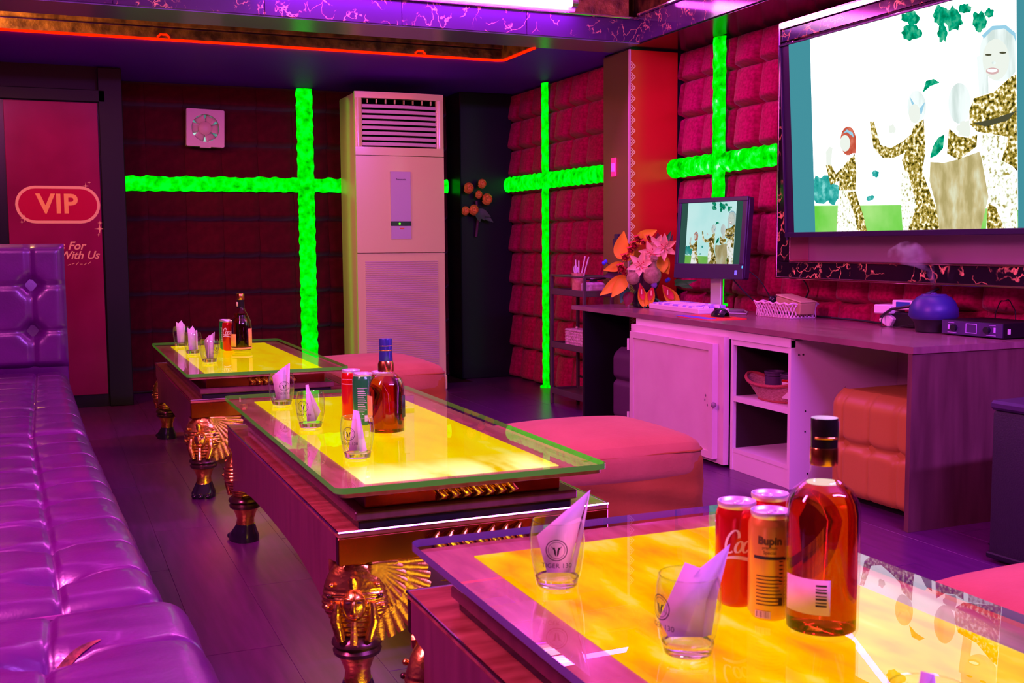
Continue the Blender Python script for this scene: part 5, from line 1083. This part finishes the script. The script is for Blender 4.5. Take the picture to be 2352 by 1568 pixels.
def lily(cx_, cy_, d, r, rot):
    c_ = fp(cx_, cy_, d); L_ = MB().ball(tuple(c_), r*0.12, 8, 6).build('lily', M['pet_pink'], fl)
    for k in range(6):
        a = rot+k*PI/3; dr_ = VX*math.cos(a)+Vector((0, 0, 1))*math.sin(a)
        petal('petal', M['pet_pink'], c_, c_+dr_*r+VD*(0.25*r), r*0.26, -0.25, 0.5, L_)
    st = MB()
    for k in range(4): a = rot+0.4+k*1.5; dr_ = VX*math.cos(a)+Vector((0, 0, 1))*math.sin(a); st.tube([c_, c_+VD*r*0.35+dr_*r*0.15, c_+VD*r*0.55+dr_*r*0.30], 0.0016, 5); st.ball(tuple(c_+VD*r*0.55+dr_*r*0.30), 0.004, 6, 4)
    st.build('stamens', M['pet_red'], L_)
lily(1484, 604, 0.12, 0.072, 0.3); lily(1508, 578, 0.10, 0.066, 0.9); lily(1536, 566, 0.11, 0.070, 0.5); lily(1520, 560, 0.06, 0.055, 0.1)
for cx_, cy_, r in ((1468, 633, 0.036), (1510, 627, 0.048)): MB().ball(tuple(fp(cx_, cy_, 0.11)), r, 18, 12).build('pod', M['pod'], fl)
MB().tube([fp(1512, 608, 0.11), fp(1512, 596, 0.12), fp(1515, 588, 0.13)], [0.02, 0.014, 0.022], 8).build('pod_neck', M['pod'], fl)
for (bx, by, tx, ty, w) in ((1494, 698, 1483, 644, 0.026), (1500, 696, 1512, 650, 0.026), (1566, 694, 1532, 648, 0.034)):
    ca = petal('calla', M['pet_orange'], fp(bx, by, 0.10), fp(tx, ty, 0.12), w, 0.10, 0.45)
    md_ = (fp(bx, by, 0.10)*0.34+fp(tx, ty, 0.12)*0.66)
    petal('throat', M['pet_red'], md_+(fp(bx, by, 0.1)-md_)*0.55+VD*0.006, fp(tx, ty, 0.126), w*0.55, 0.10, 0.4, ca)
    MB().tube([md_+VD*0.012-Vector((0, 0, 0.014)), md_+VD*0.016+Vector((0, 0, 0.012))], [0.004, 0.003], 7).build('spadix', M['pet_pink'], ca)
    MB().tube([fp(bx, by, 0.10), fp((bx+1500)/2, 690, 0.06), (0, 0, 0.08)], 0.006, 6).build('stem', M['leaf_green'], ca)
MB().ball(tuple(fp(1514, 648, 0.12)), 0.017, 10, 8).build('thistle_head', pm('violet thistle', (0.16, 0.07, 0.30), 0.8), fl)
for cx_, cy_ in ((1403, 600), (1407, 597), (1542, 640), (1546, 637)): MB().ball(tuple(fp(cx_, cy_, 0.06)), 0.011, 8, 6).build('blue_bud', pm('blue silk bud', (0.05, 0.05, 0.75), 0.5), fl)
MB().tube([fp(1405, 598, 0.055), fp(1430, 612, 0.03), fp(1470, 640, 0.0)], 0.003, 5).build('bud_stem', M['leaf_dark'], fl)
bx_ = thing('remote_holder', 'dark blue plastic holder fixed low on the bronze pillar', 'holder', (2.948, 5.42, 0.975)); MB().cbox(-0.032, 0.0, -0.03, 0.03, -0.075, 0.0, 0.004).build('pocket', M['bezel'], bx_); MB().cbox(-0.026, -0.008, -0.022, 0.022, -0.02, 0.025, 0.003).build('remote', M['bezel'], bx_)

# ------------------------------------------------------------------ things on the desk
ZD = 0.609
kb = thing('keyboard', 'chunky pale keyboard with lavender and white keys on the desk', 'keyboard', (2.873, 4.735, ZD), -math.atan2(0.043, 0.543))
MB().cbox(0.0, 0.165, -0.27, 0.27, 0.0, 0.026, 0.003).build('case', pm('pale pink plastic', (0.82, 0.66, 0.72), 0.4), kb)
ka, kc = MB(), MB(); rk = random.Random(4)
for r in range(5):
    y = -0.255
    while y < 0.25:
        wk = 0.031*(1.0 if rk.random() > 0.18 else 1.6); wk = min(wk, 0.255-y)
        tgt = kc if (r in (0, 4) and rk.random() > 0.25) or y > 0.20 or y < -0.15 and rk.random() > 0.5 else ka
        tgt.cbox(0.012+r*0.030, 0.012+r*0.030+0.026, y+0.0015, y+wk-0.0015, 0.024, 0.034+0.0015*r, 0.003); y += wk
o = ka.build('white_keys', pm('white key plastic', (0.86, 0.72, 0.80), 0.4), kb); o['kind'] = 'stuff'
o = kc.build('lavender_keys', pm('lavender key plastic', (0.38, 0.26, 0.80), 0.4), kb); o['kind'] = 'stuff'
mp_ = thing('mouse_pad', 'red and blue mouse pad hanging at the desk edge', 'mouse pad', (2.78, 4.25, ZD), -0.05)
MB().prism(rounded(-0.10, 0.10, -0.18, 0.17, 0.05), 0.0, 0.003).build('pad_sheet', pm('red pad print', (0.85, 0.02, 0.04), 0.4), mp_)
MB().prism(rounded(-0.10, -0.035, -0.13, 0.165, 0.03), 0.003, 0.0036).build('pad_print', pm('blue pad print', (0.16, 0.05, 0.8), 0.35), mp_)
ms = thing('mouse', 'glossy black computer mouse on the mouse pad', 'mouse', (2.83, 4.25, ZD+0.0037), -0.1)
bm = MB(); bm.grid(lambda i, j: (0.036*math.cos(PI*j)*math.sin(PI*min(1, max(0.04, i)))**0.45*-1, -0.066+0.132*i, 0.040*math.sin(PI*j)*(math.sin(PI*(0.10+0.80*i))**0.7)*(0.72+0.45*(1-i))), 14, 10); bm.build('shell', M['black'], ms, fix=False, ang=80)
MB().cyl((-0.006, 0.036, 0.030), (0.006, 0.036, 0.030), 0.008, n=10).build('wheel', M['rubber'], ms)
tag(MB().tube([(2.86, 4.30, ZD+0.012), (2.95, 4.36, ZD+0.010), (3.02, 4.32, ZD+0.006), (3.10, 4.42, ZD+0.006), (3.14, 4.50, ZD+0.006)], 0.0028, 6).build('mouse_cable', pm('grey cable', (0.45, 0.4, 0.45), 0.5)), 'thin grey mouse cable lying between the monitor stand and the lace basket', 'cable')
# lace basket with controllers and a wooden box
bk = thing('lace_basket', 'low white lace-edged plastic basket on the desk', 'basket', (3.10, 4.125, ZD))
M['basket_white'] = pm('white basket plastic', (0.80, 0.60, 0.66), 0.45)
MB().cbox(-0.068, 0.068, -0.125, 0.125, 0.0, 0.006, 0.002).build('floor_plate', M['basket_white'], bk)
def side_pts(t):      # round the basket, 0..1
    P = [(-0.070, -0.128), (0.070, -0.128), (0.070, 0.128), (-0.070, 0.128)]; Ls = [0.14, 0.256, 0.14, 0.256]; s = (t % 1)*sum(Ls)
    for k in range(4):
        if s <= Ls[k]: a, b = P[k], P[(k+1) % 4]; u = s/Ls[k]; return (a[0]+(b[0]-a[0])*u, a[1]+(b[1]-a[1])*u)
        s -= Ls[k]
    return P[0]
lt = MB(); n = 40
for k in range(n):
    for s in (1, -1):
        a, b = side_pts(k/n), side_pts((k+s*1.6)/n); f = 1.12
        lt.tube([(a[0], a[1], 0.004), ((a[0]+b[0])/2*1.06, (a[1]+b[1])/2*1.03, 0.036), (b[0]*1.12, b[1]*1.06, 0.064)], 0.0022, 5)
lt.build('lattice_sides', M['basket_white'], bk)
rm = MB(); rm.tube([(side_pts(k/60)[0]*1.13, side_pts(k/60)[1]*1.07, 0.066+0.004*math.sin(k*1.57)) for k in range(60)], 0.0045, 6, closed=True); rm.build('scalloped_rim', M['basket_white'], bk)
bxw = thing('wooden_box', 'pale olive wooden box lying in the lace basket', 'box', (3.10, 4.06, ZD+0.030), 0.1, rot=(0.16, 0.0, 0.05)); MB().cbox(-0.045, 0.045, -0.085, 0.085, 0.0, 0.055, 0.005).build('box_body', pm('olive board', (0.42, 0.34, 0.14), 0.5), bxw); MB().cbox(-0.047, 0.047, -0.087, 0.087, 0.055, 0.062, 0.003).build('box_lid', pm('olive board lid', (0.50, 0.42, 0.20), 0.5), bxw)
for k, (yy, lb) in enumerate(((4.205, 'black game controller in the lace basket next to the monitor cables'), (4.165, 'black game controller against the wooden box in the lace basket'))):
    gp = thing('controller', lb, 'controller', (3.10, yy, ZD+0.055), 0.3*k, 'black controllers in the lace basket', rot=(0.5, 0.2, 0.4+0.5*k))
    soft_box(MB(), -0.055, 0.055, -0.018, 0.018, 0.0, 0.032, 0.004, 0.014, 8).build('grip', M['black'], gp, ang=80)
    for s in (-1, 1): MB().cyl((s*0.025, 0, 0.03), (s*0.025, 0, 0.042), 0.008, n=10).build('thumb_stick', M['rubber'], gp)
# cables behind the monitor
cabs = [[(3.05, 4.52, 0.80), (3.12, 4.46, 0.70), (3.15, 4.36, 0.635), (3.16, 4.25, 0.625)], [(3.06, 4.50, 0.86), (3.14, 4.40, 0.78), (3.17, 4.33, 0.68), (3.17, 4.26, 0.63)], [(3.08, 4.00, 0.80), (3.16, 4.04, 0.73), (3.18, 4.14, 0.66), (3.18, 4.26, 0.64)]]
for k, (P, lb) in enumerate(zip(cabs, ('black cable drooping from the monitor to the lace basket', 'thin black cable looping high behind the monitor', 'black cable hanging from the screen surround behind the lace basket'))):
    Q = []
    for i in range(len(P)-1):
        for s in range(6):
            u = s/6; a = Vector(P[max(0, i-1)]); b_ = Vector(P[i]); c_ = Vector(P[i+1]); d_ = Vector(P[min(len(P)-1, i+2)])
            Q.append(0.5*((2*b_)+(c_-a)*u+(2*a-5*b_+4*c_-d_)*u*u+(3*b_-a-3*c_+d_)*u**3))
    tag(MB().tube(Q+[Vector(P[-1])], 0.004-0.001*(k == 1), 6).build('cable', M['rubber']), lb, 'cable', 'black cables behind the desk things')
tag(MB().tube([(3.19, 4.30, ZD+0.006), (3.19, 3.95, ZD+0.006), (3.18, 3.70, ZD+0.006), (3.14, 3.55, ZD+0.006), (3.11, 3.50, ZD+0.02)], 0.005, 6).build('power_cable', M['rubber']), 'thick black cable along the back edge of the desk', 'cable')
# power strip, plugs, humidifier, audio box
ps = thing('power_strip', 'white socket block with plugs beside the blue humidifier', 'socket block', (3.11, 3.45, ZD), 0.12)
MB().cbox(-0.035, 0.055, -0.02, 0.065, 0.052, 0.088, 0.004).build('adapter', M['white_lam'], ps)
MB().cbox(-0.015, 0.075, -0.11, -0.01, 0.070, 0.108, 0.004).build('adapter', M['white_lam'], ps)
MB().cbox(-0.017, 0.03, -0.10, -0.03, 0.078, 0.103, 0.003).build('blue_plug', pm('blue plug', (0.03, 0.10, 0.35), 0.4), ps)
b = MB(); b.M = Matrix.Rotation(0.5, 4, 'X'); b.cbox(-0.03, 0.03, -0.01, 0.05, 0.0, 0.045, 0.004); b.build('plug', M['white_lam'], ps)
MB().cbox(-0.01, 0.05, -0.12, 0.0, 0.0, 0.06, 0.005).build('charger', M['rubber'], ps)
MB().tube([(-0.03, 0.03, 0.04), (-0.06, -0.05, 0.075), (-0.06, -0.14, 0.09), (-0.04, -0.2, 0.14), (0.0, -0.22, 0.16)], 0.006, 6).build('lead', M['rubber'], ps)
MB().tube([(-0.03, 0.01, 0.06), (-0.06, 0.0, 0.03), (-0.08, -0.02, 0.004), (-0.06, -0.08, 0.006), (-0.02, -0.14, 0.02)], 0.0025, 6).build('lead', M['rubber'], ps)
M['hum_blue'] = pm('deep blue plastic', (0.025, 0.03, 0.22), 0.40, noise=(6, (0.05, 0.02, 0.17)))
hu = thing('humidifier', 'deep blue dome humidifier blowing mist on the desk', 'humidifier', (3.06, 3.175, ZD), 0.0)
MB().lathe([(0.060, 0.0), (0.064, 0.004), (0.068, 0.035), (0.080, 0.050)], 28).build('base', M['rubber'], hu)
MB().lathe([(0.080, 0.050), (0.090, 0.062), (0.087, 0.090), (0.076, 0.115), (0.060, 0.132), (0.046, 0.138)], 28).build('dome', M['hum_blue'], hu, ang=50)
MB().lathe([(0.047, 0.137), (0.044, 0.142), (0.012, 0.143), (0.008, 0.148)], 24).build('spout', M['hum_blue'], hu)
vol = bpy.data.materials.new('mist'); vol.use_nodes = True; nt = vol.node_tree; nt.nodes.clear()
ou = nt.nodes.new('ShaderNodeOutputMaterial'); pv = nt.nodes.new('ShaderNodeVolumePrincipled'); pv.inputs['Color'].default_value = (0.95, 0.9, 0.95, 1)
tc = nt.nodes.new('ShaderNodeTexCoord'); nz = nt.nodes.new('ShaderNodeTexNoise'); nz.inputs['Scale'].default_value = 17; nz.inputs['Detail'].default_value = 5; nt.links.new(tc.outputs['Object'], nz.inputs['Vector'])
rr = nt.nodes.new('ShaderNodeMapRange'); rr.inputs['From Min'].default_value = 0.46; rr.inputs['From Max'].default_value = 0.72; rr.inputs['To Min'].default_value = 0.0; rr.inputs['To Max'].default_value = 22.0
nt.links.new(nz.outputs['Fac'], rr.inputs['Value']); nt.links.new(rr.outputs[0], pv.inputs['Density']); nt.links.new(pv.outputs[0], ou.inputs['Volume'])
mi = MB(); mi.tube([(0, 0, 0.150), (-0.004, 0.004, 0.19), (-0.010, 0.014, 0.235), (-0.020, 0.05, 0.275), (-0.03, 0.11, 0.30), (-0.03, 0.19, 0.285)], [0.006, 0.010, 0.018, 0.040, 0.052, 0.03], 12)
mo_ = tag(mi.build('mist_plume', vol, hu), kind='stuff')
au = thing('audio_receiver', 'flat black wireless microphone receiver on the desk end', 'receiver', (3.115, 2.945, ZD), 0.05)
MB().cbox(-0.105, 0.105, -0.135, 0.135, 0.004, 0.056, 0.002).build('case', M['black_matt'], au)
MB().box(-0.1075, -0.105, -0.132, 0.132, 0.006, 0.054).build('face_plate', pm('violet face plate', (0.06, 0.03, 0.12), 0.35), au)
Mlil = pm('lilac print', (0.55, 0.35, 0.9), 0.4)
for s in (-1, 1):
    MB().cyl((-0.1075, s*0.072, 0.030), (-0.120, s*0.072, 0.030), 0.012, n=14).build('knob', M['black'], au)
    MB().box(-0.1085, -0.1075, s*0.10-0.004, s*0.10+0.004, 0.022, 0.040).build('jack_light', Mlil, au)
    MB().box(-0.1083, -0.1075, s*0.085-0.02, s*0.085+0.02, 0.011, 0.013).build('print_line', Mlil, au); MB().box(-0.1083, -0.1075, s*0.09-0.014, s*0.09+0.014, 0.046, 0.0475).build('print_line', Mlil, au)
for a, b_, c_, d_ in ((-0.022, 0.022, 0.046, 0.048), (-0.022, 0.022, 0.014, 0.016), (-0.024, -0.022, 0.014, 0.048), (0.022, 0.024, 0.014, 0.048)): MB().box(-0.1085, -0.1075, a, b_, c_, d_).build('display_outline', Mlil, au)
MB().box(-0.085, -0.072, -0.1365, -0.135, 0.018, 0.036).build('warranty_sticker', M['white_lam'], au)
MB().tube([(0.09, -0.10, 0.045), (0.10, -0.16, 0.075), (0.10, -0.24, 0.125)], 0.006, 8).build('aerial', M['rubber'], au)
MB().tube([(0.08, 0.015+0.045*math.cos(a_*PI/14), 0.056+0.07*math.sin(a_*PI/14)+0.004*math.sin(a_*1.7)) for a_ in range(15)], 0.0022, 5).build('wire', M['rubber'], au)

# ------------------------------------------------------------------ things on the cabinet shelf
wb = thing('wicker_tray', 'boat shaped pink wicker bread basket on the cabinet shelf', 'basket', (2.70, 3.635, 0.312))
M['wicker'] = pm('pale wicker', (0.62, 0.34, 0.28), 0.7, noise=(90, (0.40, 0.14, 0.12)), bump=(150, 0.6), stretch=(1, 1, 3))
M['wicker_red'] = pm('red brown wicker', (0.40, 0.07, 0.06), 0.6, bump=(200, 0.6))
def boat(u, v):
    a = 2*PI*u; f = 0.62+0.38*v; e = 1+0.10*v*abs(math.sin(a))
    lift = 0.030*v*abs(math.sin(a))**3
    return (0.085*math.cos(a)*f, 0.168*math.sin(a)*f*e, 0.004+0.062*v+lift)
MB().grid(boat, 40, 6).build('woven_side', M['wicker'], wb, fix=False, solid=0.004, ang=80)
MB().prism([(0.085*0.62*math.cos(2*PI*k/24), 0.168*0.62*math.sin(2*PI*k/24)) for k in range(24)], 0.002, 0.007).build('woven_floor', M['wicker_red'], wb)
MB().tube([boat(k/40, 1.0) for k in range(40)], 0.0075, 7, closed=True).build('braided_rim', M['wicker_red'], wb)
MB().tube([boat(k/40, 0.02) for k in range(40)], 0.006, 7, closed=True).build('braided_foot', M['wicker_red'], wb)
for yy, lb in ((3.69, 'dark ribbed cup in the wicker basket beside the divider'), (3.585, 'dark ribbed cup next to the small red and white box')):
    cu = thing('dice_cup', lb, 'cup', (2.725, yy, 0.320), 0, 'dark cups in the wicker basket')
    MB().lathe([(0.036, 0.0), (0.038, 0.002), (0.041, 0.098), (0.043, 0.100), (0.043, 0.106), (0.037, 0.106), (0.034, 0.01)], 22).build('cup', pm('dark violet leather', (0.07, 0.035, 0.10), 0.5), cu)
    for z in (0.012, 0.088): MB().tube([((0.0385+z*0.03)*math.cos(2*PI*k/20), (0.0385+z*0.03)*math.sin(2*PI*k/20), z) for k in range(20)], 0.0016, 5, closed=True).build('stitching', M['rubber'], cu)
cp = thing('card_box', 'small red and white card box in the wicker basket', 'box', (2.685, 3.515, 0.335), 0.1); MB().cbox(-0.03, 0.03, -0.035, 0.035, 0.0, 0.075, 0.002).build('carton', M['white_lam'], cp); MB().cbox(-0.0305, 0.0305, -0.0355, 0.0355, 0.066, 0.0756, 0.001).build('red_edge', M['can_red'], cp)

# ------------------------------------------------------------------ flowers hung on the black corner column
cf = thing('hanging_flowers', 'orange silk roses hung on the black corner column', 'flowers', (2.785, 7.235, 1.25)); cf.scale = (1.25, 1.25, 1.25)
MB().tube([(0, -0.01, -0.20), (0.01, -0.02, -0.10), (0, -0.02, 0.0)], 0.008, 8).build('stem', M['leaf_dark'], cf)
Mro = pm('orange rose silk', (0.88, 0.36, 0.05), 0.6, noise=(25, (0.75, 0.22, 0.03)))
for (x_, z_, r) in ((-0.055, 0.070, 0.042), (0.025, 0.095, 0.036), (0.005, 0.035, 0.030), (0.055, 0.010, 0.044), (-0.075, -0.055, 0.034), (-0.025, -0.050, 0.040)):
    rs = MB()
    for k in range(8):
        a = k*2.4; rr_ = r*(0.20+0.085*k)
        def f(i, j, a=a, rr_=rr_, r=r): 
            aa = a+(i-0.5)*1.5; return (x_+rr_*math.cos(aa)*(1-0.25*j), -0.05-r*0.8*j*(1-0.06*k), z_+rr_*math.sin(aa)*(1-0.25*j))
        rs.grid(f, 5, 3)
    rs.ball((x_, -0.05, z_), (r*0.7, r*0.5, r*0.7), 10, 6); rs.build('rose', Mro, cf, fix=False, ang=80)
for (x_, z_) in ((0.03, -0.11), (0.065, -0.09), (0.0, -0.12), (0.08, -0.12)):
    petal('leaf', pm('grey green silk', (0.05, 0.09, 0.06), 0.6) if 'grey green silk' not in bpy.data.materials else bpy.data.materials['grey green silk'], (0, -0.04, -0.05), (x_, -0.07, z_), 0.02, 0.1, 0.2, cf, (0, -1, 0))
